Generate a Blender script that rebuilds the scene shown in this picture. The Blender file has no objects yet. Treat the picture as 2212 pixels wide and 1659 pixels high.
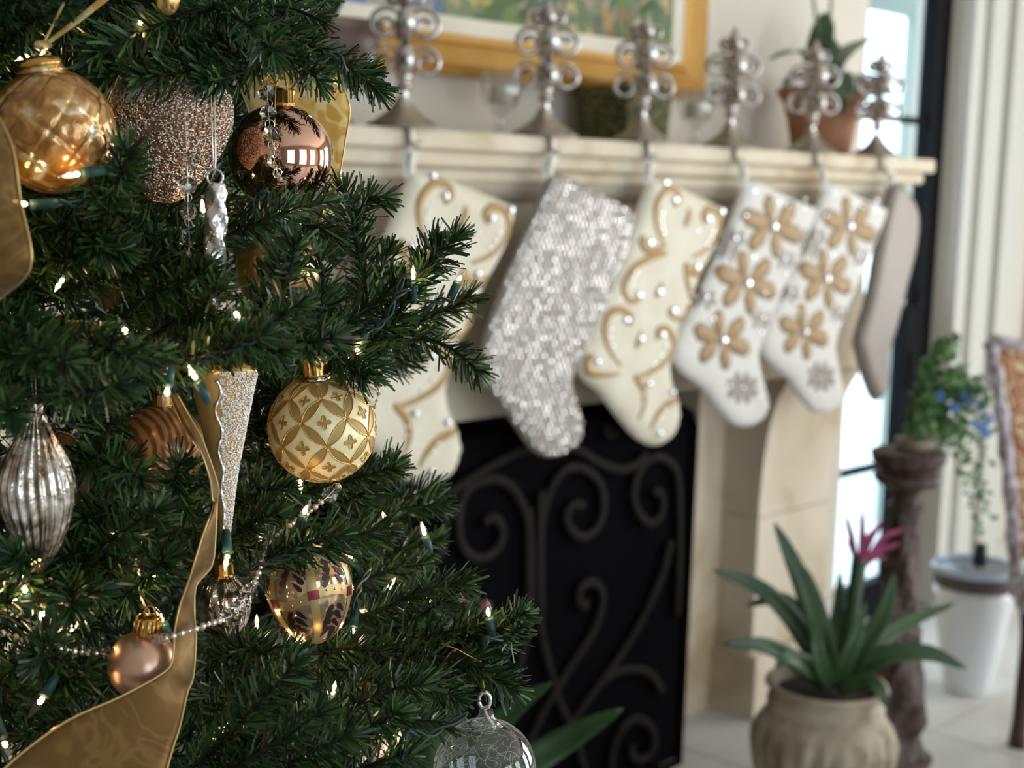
import bpy, math, random
import numpy as np
from mathutils import Vector, geometry

random.seed(7)
rng = np.random.default_rng(11)
scene = bpy.context.scene
COL = scene.collection

# ------------------------------------------------------------------ camera
F, CX, CY = 3200.0, 1106.0, 829.5
YAW, PIT, ROLL, EYE = math.radians(43.4), math.radians(7.9), math.radians(1.7), 1.45
UP = np.array([0, 0, 1.0])
FH = np.array([math.cos(YAW), math.sin(YAW), 0.0])
RT = np.array([math.sin(YAW), -math.cos(YAW), 0.0])
FW = FH * math.cos(PIT) - UP * math.sin(PIT)
U0 = UP * math.cos(PIT) + FH * math.sin(PIT)
CR = RT * math.cos(ROLL) + U0 * math.sin(ROLL)
CU = U0 * math.cos(ROLL) - RT * math.sin(ROLL)
CAM = np.array([0.0, 0.0, EYE])
cam_data = bpy.data.cameras.new('camera')
cam_data.sensor_fit = 'HORIZONTAL'
cam_data.sensor_width = 17.3
cam_data.lens = F / 2212.0 * 17.3
cam_data.clip_start = 0.02
cam_data.dof.use_dof = True
cam_data.dof.focus_distance = 1.10
cam_data.dof.aperture_fstop = 2.7
cam_data.dof.aperture_blades = 7
cam_obj = bpy.data.objects.new('camera', cam_data)
from mathutils import Matrix
m = Matrix.Identity(4)
for i in range(3):
    m[i][0], m[i][1], m[i][2], m[i][3] = CR[i], CU[i], -FW[i], CAM[i]
cam_obj.matrix_world = m
COL.objects.link(cam_obj)
scene.camera = cam_obj

# ------------------------------------------------------------------ world, light, exposure
scene.view_settings.view_transform = 'Standard'
scene.view_settings.look = 'None'
scene.view_settings.gamma = 1.0
scene.view_settings.use_curve_mapping = False
scene.view_settings.exposure = -0.1
w = bpy.data.worlds.new('sky'); scene.world = w
w.use_nodes = True
bg = w.node_tree.nodes['Background']
bg.inputs['Color'].default_value = (0.66, 0.84, 1.0, 1)
bg.inputs['Strength'].default_value = 5.0

def area(name, loc, target, sx, sy, power, color):
    l = bpy.data.lights.new(name, 'AREA')
    l.shape = 'RECTANGLE'; l.size = sx; l.size_y = sy; l.energy = power; l.color = color
    o = bpy.data.objects.new(name, l)
    o.location = loc
    d = Vector(target) - Vector(loc)
    o.rotation_euler = d.to_track_quat('-Z', 'Y').to_euler()
    COL.objects.link(o)
    return o
DAY = (1.0, 0.945, 0.87)
area('window_daylight_side_a', (6.1, 0.1, 1.45), (0, 0.1, 1.45), 1.3, 2.3, 60, DAY)
area('window_daylight_side_b', (6.1, -1.9, 1.45), (0, -1.9, 1.45), 1.3, 2.3, 60, DAY)
area('window_daylight_rear_b', (1.6, -3.3, 1.5), (1.6, 2, 1.5), 1.3, 2.3, 7, DAY)
area('window_daylight_rear_c', (3.8, -3.3, 1.5), (3.8, 2, 1.5), 1.3, 2.3, 30, DAY)

# ------------------------------------------------------------------ helpers: pixel geometry
def ray(x, y):
    return FW + CR * (x - CX) / F + CU * (CY - y) / F
def at(x, y, d):
    return CAM + ray(x, y) * d
def onY(x, y, Y):
    r = ray(x, y); return CAM + r * (Y / r[1])
def proj(p):
    v = np.asarray(p, float) - CAM
    z = v @ FW
    return CX + F * (v @ CR) / z, CY - F * (v @ CU) / z, z

def smooth(ctrl, n=40, closed=False):
    """Catmull-Rom through control points."""
    P = np.asarray(ctrl, float)
    k = len(P)
    if k < 3 and not closed:
        t = np.linspace(0, 1, n)[:, None]
        return P[0] * (1 - t) + P[-1] * t
    if closed:
        Q = np.vstack([P[-1], P, P[0], P[1]]); segs = k
    else:
        Q = np.vstack([2 * P[0] - P[1], P, 2 * P[-1] - P[-2]]); segs = k - 1
    u = np.linspace(0, segs, n, endpoint=not closed)
    i = np.minimum(u.astype(int), segs - 1)
    t = (u - i)[:, None]
    a, b, c, d = Q[i], Q[i + 1], Q[i + 2], Q[i + 3]
    return 0.5 * (2 * b + (c - a) * t + (2 * a - 5 * b + 4 * c - d) * t ** 2 + (3 * b - a - 3 * c + d) * t ** 3)

def norm(v):
    v = np.asarray(v, float)
    return v / (np.linalg.norm(v) + 1e-12)

def frames(P, hint=None):
    T = np.gradient(P, axis=0)
    T /= np.linalg.norm(T, axis=1, keepdims=True) + 1e-12
    h = np.array([0.31, 0.17, 0.93]) if hint is None else np.asarray(hint, float)
    if abs(T[0] @ norm(h)) > 0.97:
        h = np.array([1.0, 0.2, 0])
    N = np.zeros_like(P)
    n = norm(h - (h @ T[0]) * T[0])
    for i in range(len(P)):
        if hint is not None and abs(T[i] @ norm(h)) < 0.95:
            n = norm(h - (h @ T[i]) * T[i])
        else:
            n = norm(n - (n @ T[i]) * T[i])
        N[i] = n
    return T, N, np.cross(T, N)

# ------------------------------------------------------------------ helpers: mesh
class MB:
    def __init__(self):
        self.v, self.f = [], []
        self.n = 0
    def add(self, V, Fs):
        V = np.asarray(V, float)
        self.v.append(V)
        o = self.n
        self.f.extend([tuple(int(i) + o for i in f) for f in Fs])
        self.n += len(V)
        return self
    def box(self, a, b, M=None, bevel=0.0):
        a = np.minimum(a, b) if M is None else np.asarray(a, float); 
        a, b = np.asarray(a, float), np.asarray(b, float)
        x0, y0, z0 = np.minimum(a, b); x1, y1, z1 = np.maximum(a, b)
        V = np.array([[x0, y0, z0], [x1, y0, z0], [x1, y1, z0], [x0, y1, z0], [x0, y0, z1], [x1, y0, z1], [x1, y1, z1], [x0, y1, z1]])
        if M is not None: V = V @ np.asarray(M)[:3, :3].T + np.asarray(M)[:3, 3]
        return self.add(V, [(3, 2, 1, 0), (4, 5, 6, 7), (0, 1, 5, 4), (1, 2, 6, 5), (2, 3, 7, 6), (3, 0, 4, 7)])
    def tube(self, P, r, segs=8, hint=None, flat=1.0, cap=True, closed=False):
        P = np.asarray(P, float); n = len(P)
        r = np.broadcast_to(np.asarray(r, float), (n,))
        T, N, B = frames(P, hint)
        a = np.arange(segs) * 2 * math.pi / segs
        V = (P[:, None, :] + r[:, None, None] * (np.cos(a)[None, :, None] * N[:, None, :] * flat + np.sin(a)[None, :, None] * B[:, None, :])).reshape(-1, 3)
        Fs = []
        m = n if closed else n - 1
        for i in range(m):
            i2 = (i + 1) % n
            for j in range(segs):
                k = (j + 1) % segs
                Fs.append((i * segs + j, i * segs + k, i2 * segs + k, i2 * segs + j))
        if cap and not closed:
            Fs.append(tuple(range(segs - 1, -1, -1)))
            Fs.append(tuple((n - 1) * segs + j for j in range(segs)))
        return self.add(V, Fs)
    def lathe(self, prof, segs=32, M=None, mod=None, c=(0, 0, 0)):
        """prof: list of (r, z); mod(theta array, i)-> radial factor"""
        prof = np.asarray(prof, float); n = len(prof)
        a = np.arange(segs) * 2 * math.pi / segs
        V = np.zeros((n, segs, 3))
        for i, (r, z) in enumerate(prof):
            f = mod(a, i, z) if mod else 1.0
            V[i, :, 0] = r * f * np.cos(a); V[i, :, 1] = r * f * np.sin(a); V[i, :, 2] = z
        V = V.reshape(-1, 3)
        if M is not None: V = V @ M.T
        V = V + np.asarray(c, float)
        Fs = []
        for i in range(n - 1):
            for j in range(segs):
                k = (j + 1) % segs
                Fs.append((i * segs + j, i * segs + k, (i + 1) * segs + k, (i + 1) * segs + j))
        if prof[0, 0] > 1e-6: Fs.append(tuple(range(segs - 1, -1, -1)))
        if prof[-1, 0] > 1e-6: Fs.append(tuple((n - 1) * segs + j for j in range(segs)))
        return self.add(V, Fs)
    def ball(self, c, r, segs=10, rings=6, M=None, sz=(1, 1, 1)):
        t = np.linspace(0, math.pi, rings + 1)
        a = np.arange(segs) * 2 * math.pi / segs
        V = np.stack([np.outer(np.sin(t), np.cos(a)), np.outer(np.sin(t), np.sin(a)), np.outer(np.cos(t), np.ones(segs))], -1).reshape(-1, 3) * r * np.asarray(sz)
        if M is not None: V = V @ M.T
        V = V + np.asarray(c, float)
        Fs = []
        for i in range(rings):
            for j in range(segs):
                k = (j + 1) % segs
                Fs.append((i * segs + j, (i + 1) * segs + j, (i + 1) * segs + k, i * segs + k))
        return self.add(V, Fs)
    def grid(self, G, thick=0.0):
        """G (n,m,3) surface; thick>0 doubles it"""
        G = np.asarray(G, float); n, m = G.shape[:2]
        idx = np.arange(n * m).reshape(n, m)
        Fs = [(idx[i, j], idx[i, j + 1], idx[i + 1, j + 1], idx[i + 1, j]) for i in range(n - 1) for j in range(m - 1)]
        if thick <= 0:
            return self.add(G.reshape(-1, 3), Fs)
        du = np.gradient(G, axis=0); dv = np.gradient(G, axis=1)
        N = np.cross(du, dv); N /= np.linalg.norm(N, axis=2, keepdims=True) + 1e-12
        A = (G + N * thick / 2).reshape(-1, 3); B = (G - N * thick / 2).reshape(-1, 3)
        o = n * m
        Fb = [tuple(i + o for i in f[::-1]) for f in Fs]
        e = [idx[0, j] for j in range(m)] + [idx[i, m - 1] for i in range(1, n)] + [idx[n - 1, j] for j in range(m - 2, -1, -1)] + [idx[i, 0] for i in range(n - 2, 0, -1)]
        S = [(e[k], e[k] + o, e[(k + 1) % len(e)] + o, e[(k + 1) % len(e)]) for k in range(len(e))]
        return self.add(np.vstack([A, B]), Fs + Fb + S)

ORG = {}
def mesh_obj(name, V, Fs, mat, smooth_=True):
    me = bpy.data.meshes.new(name)
    me.from_pydata(np.asarray(V).tolist(), [], Fs)
    if smooth_:
        me.polygons.foreach_set('use_smooth', np.ones(len(me.polygons), bool))
    if mat is not None: me.materials.append(mat)
    me.update()
    o = bpy.data.objects.new(name, me)
    COL.objects.link(o)
    return o
def quads_obj(name, V, Q, mat, parent=None, smooth_=False):
    V = np.asarray(V, np.float32); Q = np.asarray(Q, np.int32)
    if parent is not None: V = (V - ORG[parent.name]).astype(np.float32)
    k = Q.shape[1]
    me = bpy.data.meshes.new(name)
    me.vertices.add(len(V)); me.vertices.foreach_set('co', V.ravel())
    me.loops.add(Q.size); me.loops.foreach_set('vertex_index', Q.ravel())
    me.polygons.add(len(Q)); me.polygons.foreach_set('loop_start', np.arange(0, Q.size, k, dtype=np.int32))
    if smooth_: me.polygons.foreach_set('use_smooth', np.ones(len(Q), bool))
    me.update(calc_edges=True)
    me.materials.append(mat)
    o = bpy.data.objects.new(name, me); COL.objects.link(o)
    if parent is not None:
        o.parent = parent; ORG[o.name] = ORG[parent.name]
    return o
def tag(o, label=None, cat=None, group=None, kind=None):
    if label: o['label'] = label
    if cat: o['category'] = cat
    if group: o['group'] = group
    if kind: o['kind'] = kind
    return o
def thing(name, label, cat, loc, group=None):
    o = bpy.data.objects.new(name, None); COL.objects.link(o)
    o.empty_display_size = 0.02
    o.location = [float(x) for x in loc]
    ORG[o.name] = np.asarray(loc, float)
    return tag(o, label, cat, group)
def part(name, mb, mat, parent, smooth_=True, label=None, kind=None):
    V = np.vstack(mb.v) - ORG[parent.name]
    o = mesh_obj(name, V, mb.f, mat, smooth_)
    o.parent = parent; ORG[o.name] = ORG[parent.name]
    return tag(o, label, None, None, kind)
def solo(name, mb, mat, label, cat, group=None, smooth_=True):
    V = np.vstack(mb.v)
    c = (V.min(0) + V.max(0)) / 2; c[2] = V[:, 2].min()
    o = mesh_obj(name, V - c, mb.f, mat, smooth_)
    o.location = c.tolist(); ORG[o.name] = c
    return tag(o, label, cat, group)
def struct(name, mb, mat, smooth_=False):
    V = np.vstack(mb.v)
    o = mesh_obj(name, V, mb.f, mat, smooth_)
    ORG[o.name] = np.zeros(3)
    return tag(o, kind='structure')
def copy_tree(o, dx, label=None, parent=None):
    c = o.copy(); COL.objects.link(c)
    if parent is None:
        c.location = [o.location[i] + dx[i] for i in range(3)]
        if label: c['label'] = label
    else:
        c.parent = parent
    for ch in o.children:
        copy_tree(ch, dx, None, c)
    return c
def add_bevel(o, wd=0.004, seg=2):
    b = o.modifiers.new('bevel', 'BEVEL'); b.width = wd; b.segments = seg; b.limit_method = 'ANGLE'

# ------------------------------------------------------------------ materials
def mat(name, base=(0.8, 0.8, 0.8), rough=0.5, metal=0.0, spec=0.5, coat=0.0, trans=0.0, ior=1.45, emit=None, estr=0.0, alpha=1.0, sheen=0.0):
    m = bpy.data.materials.new(name); m.use_nodes = True
    p = m.node_tree.nodes['Principled BSDF']
    p.inputs['Base Color'].default_value = (*base, 1)
    p.inputs['Roughness'].default_value = rough
    p.inputs['Metallic'].default_value = metal
    p.inputs['Specular IOR Level'].default_value = spec
    p.inputs['Coat Weight'].default_value = coat
    p.inputs['Transmission Weight'].default_value = trans
    p.inputs['IOR'].default_value = ior
    p.inputs['Alpha'].default_value = alpha
    p.inputs['Sheen Weight'].default_value = sheen
    if emit:
        p.inputs['Emission Color'].default_value = (*emit, 1)
        p.inputs['Emission Strength'].default_value = estr
    return m
def N(m, t, **kw):
    n = m.node_tree.nodes.new(t)
    for k, v in kw.items():
        if k in n.inputs: n.inputs[k].default_value = v
        else: setattr(n, k, v)
    return n
def L(m, a, ai, b, bi):
    m.node_tree.links.new(a.outputs[ai], b.inputs[bi])
def P(m): return m.node_tree.nodes['Principled BSDF']
def coords(m, scale=(1, 1, 1)):
    t = N(m, 'ShaderNodeTexCoord'); mp = N(m, 'ShaderNodeMapping')
    mp.inputs['Scale'].default_value = scale
    L(m, t, 'Object', mp, 'Vector'); return mp
def ramp(m, src, out, stops):
    r = N(m, 'ShaderNodeValToRGB')
    e = r.color_ramp.elements
    while len(e) < len(stops): e.new(0.5)
    for i, (p, c) in enumerate(stops):
        e[i].position = p; e[i].color = (*c, 1)
    L(m, src, out, r, 'Fac'); return r
def noisy(m, stops, scale=5.0, detail=4.0, dist=0.0, vs=(1, 1, 1)):
    c = coords(m, vs); n = N(m, 'ShaderNodeTexNoise', Scale=scale, Detail=detail, Distortion=dist)
    L(m, c, 'Vector', n, 'Vector')
    r = ramp(m, n, 'Fac', stops); L(m, r, 'Color', P(m), 'Base Color'); return r
def bump_noise(m, scale=60.0, strength=0.2, dist=0.002, detail=3.0):
    c = coords(m); n = N(m, 'ShaderNodeTexNoise', Scale=scale, Detail=detail)
    L(m, c, 'Vector', n, 'Vector')
    b = N(m, 'ShaderNodeBump', Strength=strength, Distance=dist)
    L(m, n, 'Fac', b, 'Height'); L(m, b, 'Normal', P(m), 'Normal'); return b
def glitter(m, scale=2000.0, strength=0.8, dist=0.0006):
    c = coords(m); v = N(m, 'ShaderNodeTexVoronoi', Scale=scale)
    L(m, c, 'Vector', v, 'Vector')
    b = N(m, 'ShaderNodeBump', Strength=strength, Distance=dist)
    s = N(m, 'ShaderNodeSeparateColor'); L(m, v, 'Color', s, 'Color')
    L(m, s, 'Red', b, 'Height'); L(m, b, 'Normal', P(m), 'Normal'); return v
def thin_glass(name, tint=(1, 1, 1), rough=0.02, ior=1.5, extra=0.0):
    """thin-walled clear glass: transparent plus fresnel reflection"""
    m = bpy.data.materials.new(name); m.use_nodes = True
    nt = m.node_tree
    nt.nodes.remove(nt.nodes['Principled BSDF'])
    out = nt.nodes['Material Output']
    tr = N(m, 'ShaderNodeBsdfTransparent'); tr.inputs['Color'].default_value = (*tint, 1)
    gl = N(m, 'ShaderNodeBsdfGlossy', Roughness=rough)
    lw = N(m, 'ShaderNodeLayerWeight', Blend=0.5)
    pw = N(m, 'ShaderNodeMath', operation='POWER'); pw.inputs[1].default_value = 4.0
    L(m, lw, 'Facing', pw, 0)
    ad = N(m, 'ShaderNodeMath', operation='MULTIPLY_ADD'); ad.inputs[1].default_value = 0.9 - extra; ad.inputs[2].default_value = 0.045 + extra
    nt.links.new(pw.outputs[0], ad.inputs[0])
    mx = N(m, 'ShaderNodeMixShader'); nt.links.new(ad.outputs[0], mx.inputs[0])
    nt.links.new(tr.outputs[0], mx.inputs[1]); nt.links.new(gl.outputs[0], mx.inputs[2])
    nt.links.new(mx.outputs[0], out.inputs['Surface'])
    return m
M = {}
# ------------------------------------------------------------------ materials of the room
M['stone'] = mat('limestone', (0.66, 0.60, 0.51), 0.75, spec=0.3)
noisy(M['stone'], [(0.28, (0.50, 0.38, 0.24)), (0.42, (0.64, 0.54, 0.40)), (0.6, (0.70, 0.61, 0.48))], 4.5, 6, 0.6)
bump_noise(M['stone'], 90, 0.12, 0.002)
M['plaster'] = mat('plaster', (0.64, 0.58, 0.49), 0.85, spec=0.2)
noisy(M['plaster'], [(0.3, (0.62, 0.57, 0.49)), (0.7, (0.67, 0.62, 0.54))], 2.0, 4)
M['plain_wall'] = mat('painted_wall', (0.46, 0.40, 0.33), 0.85, spec=0.2)
M['ceiling'] = mat('ceiling_paint', (0.75, 0.72, 0.67), 0.9, spec=0.1)
M['floor'] = mat('floor_stone', (0.62, 0.60, 0.57), 0.35, spec=0.5)
noisy(M['floor'], [(0.3, (0.56, 0.54, 0.51)), (0.7, (0.68, 0.66, 0.63))], 2.5, 5)
M['casing'] = mat('casing_paint', (0.58, 0.57, 0.52), 0.5)
M['iron'] = mat('black_steel', (0.006, 0.0065, 0.008), 0.6, spec=0.08)
M['firebox'] = mat('soot_brick', (0.006, 0.005, 0.005), 0.95, spec=0.1)
M['pane'] = thin_glass('window_glass', (0.97, 1.0, 0.99), 0.0, 1.45)
M['white_outside'] = mat('sunlit_render', (0.85, 0.86, 0.84), 0.9)
M['paving'] = mat('pale_paving', (0.8, 0.8, 0.78), 0.9)

# ------------------------------------------------------------------ room shell
WY = 2.40          # painted wall above the mantel
X0, X1, Y0, ZC = -2.6, 6.2, -3.4, 3.2
struct('floor', MB().box((X0 - .2, Y0 - .2, -0.06), (X1 + .2, WY + .2, -0.012)), M['floor'])
fl = bpy.data.objects['floor']
tile = MB().box((-0.297, -0.297, -0.012), (0.297, 0.297, 0.0))
t0 = None
for i in range(5):
    for j in range(4):
        c = np.array([2.7 + 0.6 * i, 0.3 + 0.6 * j, 0])
        if t0 is None:
            t0 = mesh_obj('floor_tile', np.vstack(tile.v), tile.f, M['floor'], False); o = t0
        else:
            o = bpy.data.objects.new('floor_tile', t0.data); COL.objects.link(o)
        o.location = c.tolist(); o.parent = fl
for nm, a, b in (('floor_border', (X0 - .2, Y0 - .2), (2.4, WY)), ('floor_border', (2.4, Y0 - .2), (X1 + .2, 0.0)), ('floor_border', (5.4, 0.0), (X1 + .2, WY))):
    o = mesh_obj(nm, np.vstack(MB().box((a[0], a[1], -0.012), (b[0], b[1], 0.0)).v), MB().box((a[0], a[1], -0.012), (b[0], b[1], 0.0)).f, M['floor'], False)
    o.parent = fl
struct('ceiling', MB().box((X0 - .2, Y0 - .2, ZC), (X1 + .2, WY + .2, ZC + .1)), M['ceiling'])
WX0, WX1 = 4.06, 4.72      # garden door opening
wb = MB().box((X0 - .2, WY, 0), (1.22, WY + .2, ZC))
wb.box((1.22, WY, 1.0), (3.36, WY + .2, ZC)).box((3.36, WY, 0), (WX0, WY + .2, ZC)).box((WX0, WY, 2.55), (WX1, WY + .2, ZC)).box((WX1, WY, 0), (X1 + .2, WY + .2, ZC))
struct('wall_back', wb, M['plaster'])
def holed(axis, pos, thick, lo, hi, holes):
    """wall with rectangular window holes along one axis; z from 0.3 to 2.65"""
    mb = MB(); s = lo
    def bx(a, b, z0, z1):
        if axis == 'x': mb.box((pos, a, z0), (pos + thick, b, z1))
        else: mb.box((a, pos, z0), (b, pos + thick, z1))
    for a, b in holes:
        bx(s, a, 0, ZC); bx(a, b, 0, 0.28); bx(a, b, 2.66, ZC); s = b
    bx(s, hi, 0, ZC)
    return mb
struct('wall_right', holed('x', X1, .2, Y0, WY, [(-2.58, -1.22), (-0.58, 0.78)]), M['plain_wall'])
struct('wall_front', holed('y', Y0 - .2, .2, X0, X1, [(-1.28, 0.08), (0.92, 2.28), (3.12, 4.48)]), M['plain_wall'])
struct('wall_left', MB().box((X0 - .2, Y0, 0), (X0, WY, ZC)), M['plain_wall'])
# sash bars of the windows that light the room
wn = 0
for (ax, a, b) in [('x', -2.58, -1.22), ('x', -0.58, 0.78), ('y', -1.28, 0.08), ('y', 0.92, 2.28), ('y', 3.12, 4.48)]:
    wn += 1
    mb = MB()
    def fb(u0, u1, z0, z1):
        if ax == 'x': mb.box((X1 + .08, u0, z0), (X1 + .12, u1, z1))
        else: mb.box((u0, Y0 - .12, z0), (u1, Y0 - .08, z1))
    for u in (a, (a + b) / 2 - .02, b - .04): fb(u, u + .04, 0.28, 2.66)
    for z in (0.28, 1.05, 1.85, 2.62): fb(a, b, z, z + .04)
    struct('window_%d' % wn, mb, M['iron'])

# garden door, black steel, glazed
DY = 2.47
dm = MB()
dm.box((WX1 - .105, DY, 0), (WX1, DY + .05, 2.55)).box((WX0, DY, 0), (WX0 + .045, DY + .05, 2.55)).box((WX0, DY, 2.5), (WX1, DY + .05, 2.55)).box((WX0, DY, 0), (WX1, DY + .05, .12))
d1 = struct('door_1', dm, M['iron'])
for z in (0.52, 1.10, 1.68, 2.2):
    part('glazing_bar', MB().box((WX0 + .045, DY + .012, z - .012), (WX1 - .105, DY + .038, z + .012)), M['iron'], d1, False)
part('lower_stile', MB().box((WX1 - .19, DY - .012, .12), (WX1 - .105, DY + .04, 1.06)), M['iron'], d1, False)
part('lock_plate', MB().box((WX1 - .165, DY - .02, .78), (WX1 - .135, DY - .012, .9)), M['iron'], d1, False)
zs = [0.12, 0.52, 1.10, 1.68, 2.2, 2.5]
for a, b in zip(zs[:-1], zs[1:]):
    part('pane', MB().box((WX0 + .045, DY + .022, a + .012), (WX1 - .105, DY + .026, b - .012)), M['pane'], d1, False)
# casing right of the garden door: stepped boards
cz = MB()
for xa, xb, ya in ((4.72, 4.80, 2.385), (4.80, 4.92, 2.36), (4.93, 5.07, 2.335), (5.07, 5.10, 2.35)):
    cz.box((xa, ya, 0), (xb, WY, 2.75))
t1 = struct('trim_1', cz, M['casing']); add_bevel(t1, 0.012, 3)
t2 = struct('trim_2', MB().box((5.30, 2.33, 0), (5.46, WY, 2.75)).box((5.46, 2.36, 0), (5.62, WY, 2.75)), M['casing']); add_bevel(t2, 0.012, 3)
bb = struct('baseboard_back', MB().box((5.10, 2.375, 0), (5.30, WY, .16)).box((3.68, 2.375, 0), (4.04, WY, .16)), M['casing'])
# what lies outside the garden door
struct('terrace', MB().box((2.5, WY + .2, -0.12), (12, 12, -0.06)), M['paving'])
gw = MB().box((7.2, 4.4, -0.06), (7.4, 10, 1.1)); gw.box((7.1, 4.4, 1.1), (7.5, 10, 1.18))
solo('garden_wall', gw, M['white_outside'], 'pale sunlit garden wall seen through the black steel door', 'garden wall', smooth_=False)

M['outside_pier'] = mat('pale_green_render', (0.30, 0.335, 0.31), 0.9)
pxa = onY(1968, 150, 3.3)[0]; pxz = onY(1900, 22, 3.3)[2]
op = MB().box((pxa, 3.3, -0.06), (pxa + 1.2, 3.34, pxz + .9)); op.box((3.2, 3.3, pxz), (pxa, 3.34, pxz + .9))
solo('porch_arch', op, M['outside_pier'], 'pale green rendered porch pier and beam outside the steel door', 'porch', smooth_=False)

# ------------------------------------------------------------------ fireplace surround (stone)
YF, YB, YL, YS = 2.046, 2.13, 2.20, 2.32
XC = 2.29
fp = thing('fireplace', 'cream carved limestone fireplace with stepped mantel shelf and curved corbels', 'fireplace', (XC, YF, 0))
def profile_run(name, prof, xa, xb, mat_):
    """prof: (y,z) polygon extruded along x"""
    prof = np.asarray(prof, float); n = len(prof)
    V = np.vstack([np.c_[np.full(n, xa), prof], np.c_[np.full(n, xb), prof]])
    Fs = [tuple(range(n - 1, -1, -1)), tuple(range(n, 2 * n))] + [(i, (i + 1) % n, n + (i + 1) % n, n + i) for i in range(n)]
    o = part(name, MB().add(V, Fs), mat_, fp, False)
    return o
SL, SR = XC - 1.57, 3.86
o = profile_run('mantel_shelf', [(YF, 1.500), (YF - .004, 1.505), (YF - .004, 1.530), (YF, 1.536), (WY, 1.536), (WY, 1.500)], SL, SR, M['stone'])
cove = [(YF + .045, 1.462), (YF + .03, 1.440)]
o = profile_run('upper_moulding', [(YF + .022, 1.5), (YF + .016, 1.497), (YF + .012, 1.485), (YF + .014, 1.472), (YF + .022, 1.467), (WY, 1.467), (WY, 1.5)], SL + .03, SR - .03, M['stone'])
o = profile_run('lower_moulding', [(YF + .04, 1.467), (YF + .034, 1.462), (YF + .034, 1.444), (YF + .040, 1.440), (YF + .050, 1.425), (YF + .062, 1.412), (YF + .076, 1.404), (WY, 1.404), (WY, 1.467)], SL + .075, SR - .075, M['stone'])
# frieze slab in three blocks with thin joints
BL, BR = 0.905, 3.675
joints = [BL, 1.58, 3.00, BR]
for a, b in zip(joints[:-1], joints[1:]):
    o = part('frieze_block', MB().box((a + .0015, YB, 0.953), (b - .0015, WY, 1.404)), M['stone'], fp, False); add_bevel(o, .006)
def leg(xa, xb, s):
    """pilaster with a concave corbel carrying the frieze; stacked blocks"""
    def yf(z):
        if z < 0.56: return YL
        t = min((z - 0.56) / 0.37, 1.0)
        return YL - 0.075 * (1 - math.sqrt(max(0, 1 - t * t)))
    cuts = [0.18, 0.56, 0.953]
    part('plinth', MB().box((xa - .02, YL - .03, 0.0), (xb + .02, WY, 0.18)), M['stone'], fp, False)
    for a, b in zip(cuts[:-1], cuts[1:]):
        zz = np.linspace(a + .0015, b - .0015, 14)
        pr = [(yf(z), z) for z in zz] + [(WY, b - .0015), (WY, a + .0015)]
        n = len(pr); pr = np.asarray(pr)
        V = np.vstack([np.c_[np.full(n, xa), pr], np.c_[np.full(n, xb), pr]])
        Fs = [tuple(range(n - 1, -1, -1)), tuple(range(n, 2 * n))] + [(i, (i + 1) % n, n + (i + 1) % n, n + i) for i in range(n)]
        part('pilaster_block', MB().add(V, Fs), M['stone'], fp, False)
leg(3.312, 3.672, 1); leg(2 * XC - 3.672, 2 * XC - 3.312, -1)
for xa, xb in ((3.185, 3.312), (2 * XC - 3.312, 2 * XC - 3.185)):
    part('surround_slip', MB().box((xa, YS, 0), (xb, WY, .953)), M['stone'], fp, False)
fb = MB()
xa, xb = 2 * XC - 3.36, 3.36
fb.box((xa, 2.95, 0), (xb, 3.0, 1.1)).box((xa, WY - .06, 0), (xa + .03, 2.95, 1.1)).box((xb - .03, WY - .06, 0), (xb, 2.95, 1.1)).box((xa, WY - .06, 1.0), (xb, 2.95, 1.1)).box((xa, WY - .06, 0.0), (xb, 2.95, 0.01))
part('firebox', fb, M['firebox'], fp, False)

# ------------------------------------------------------------------ fire screen
M['screen_mesh'] = mat('blackened_mesh', (0.0035, 0.0032, 0.004), 0.95, spec=0.02)
M['wrought'] = mat('wrought_iron', (0.008, 0.006, 0.005), 0.7, spec=.12)
noisy(M['wrought'], [(0.3, (0.007, 0.0055, 0.0045)), (0.7, (0.014, 0.0115, 0.0095))], 25, 3)
SY = 2.085
fs = thing('fire_screen', 'black wrought iron fire screen with scrollwork before the firebox', 'fire screen', (XC, SY, 0))
sx = 0.565
oc = [(XC - sx, 0.03), (XC - sx, .87), (XC - sx + .02, .905), (XC - sx + .05, .92), (XC + sx - .05, .92), (XC + sx - .02, .905), (XC + sx, .87), (XC + sx, .03)]
part('mesh_panel', MB().box((XC - sx + .01, SY + .012, .04), (XC + sx - .01, SY + .016, .91)), M['screen_mesh'], fs, False)
part('frame', MB().tube(np.array([(x, SY + .008, z) for x, z in oc + oc[:1]]), .011, 8), M['screen_mesh'], fs)
for xx in (XC - .45, XC + .45):
    part('foot', MB().tube(smooth([(xx, SY + .008, .05), (xx, SY - .05, .045), (xx, SY - .06, .012)], 10), .012, 8), M['wrought'], fs)
c6 = lambda L_: [(780 + .3436 * a, 760 + .3436 * b) for a, b in L_]
c8 = lambda L_: [(1000 + .3617 * a, 1060 + .3617 * b) for a, b in L_]
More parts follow.
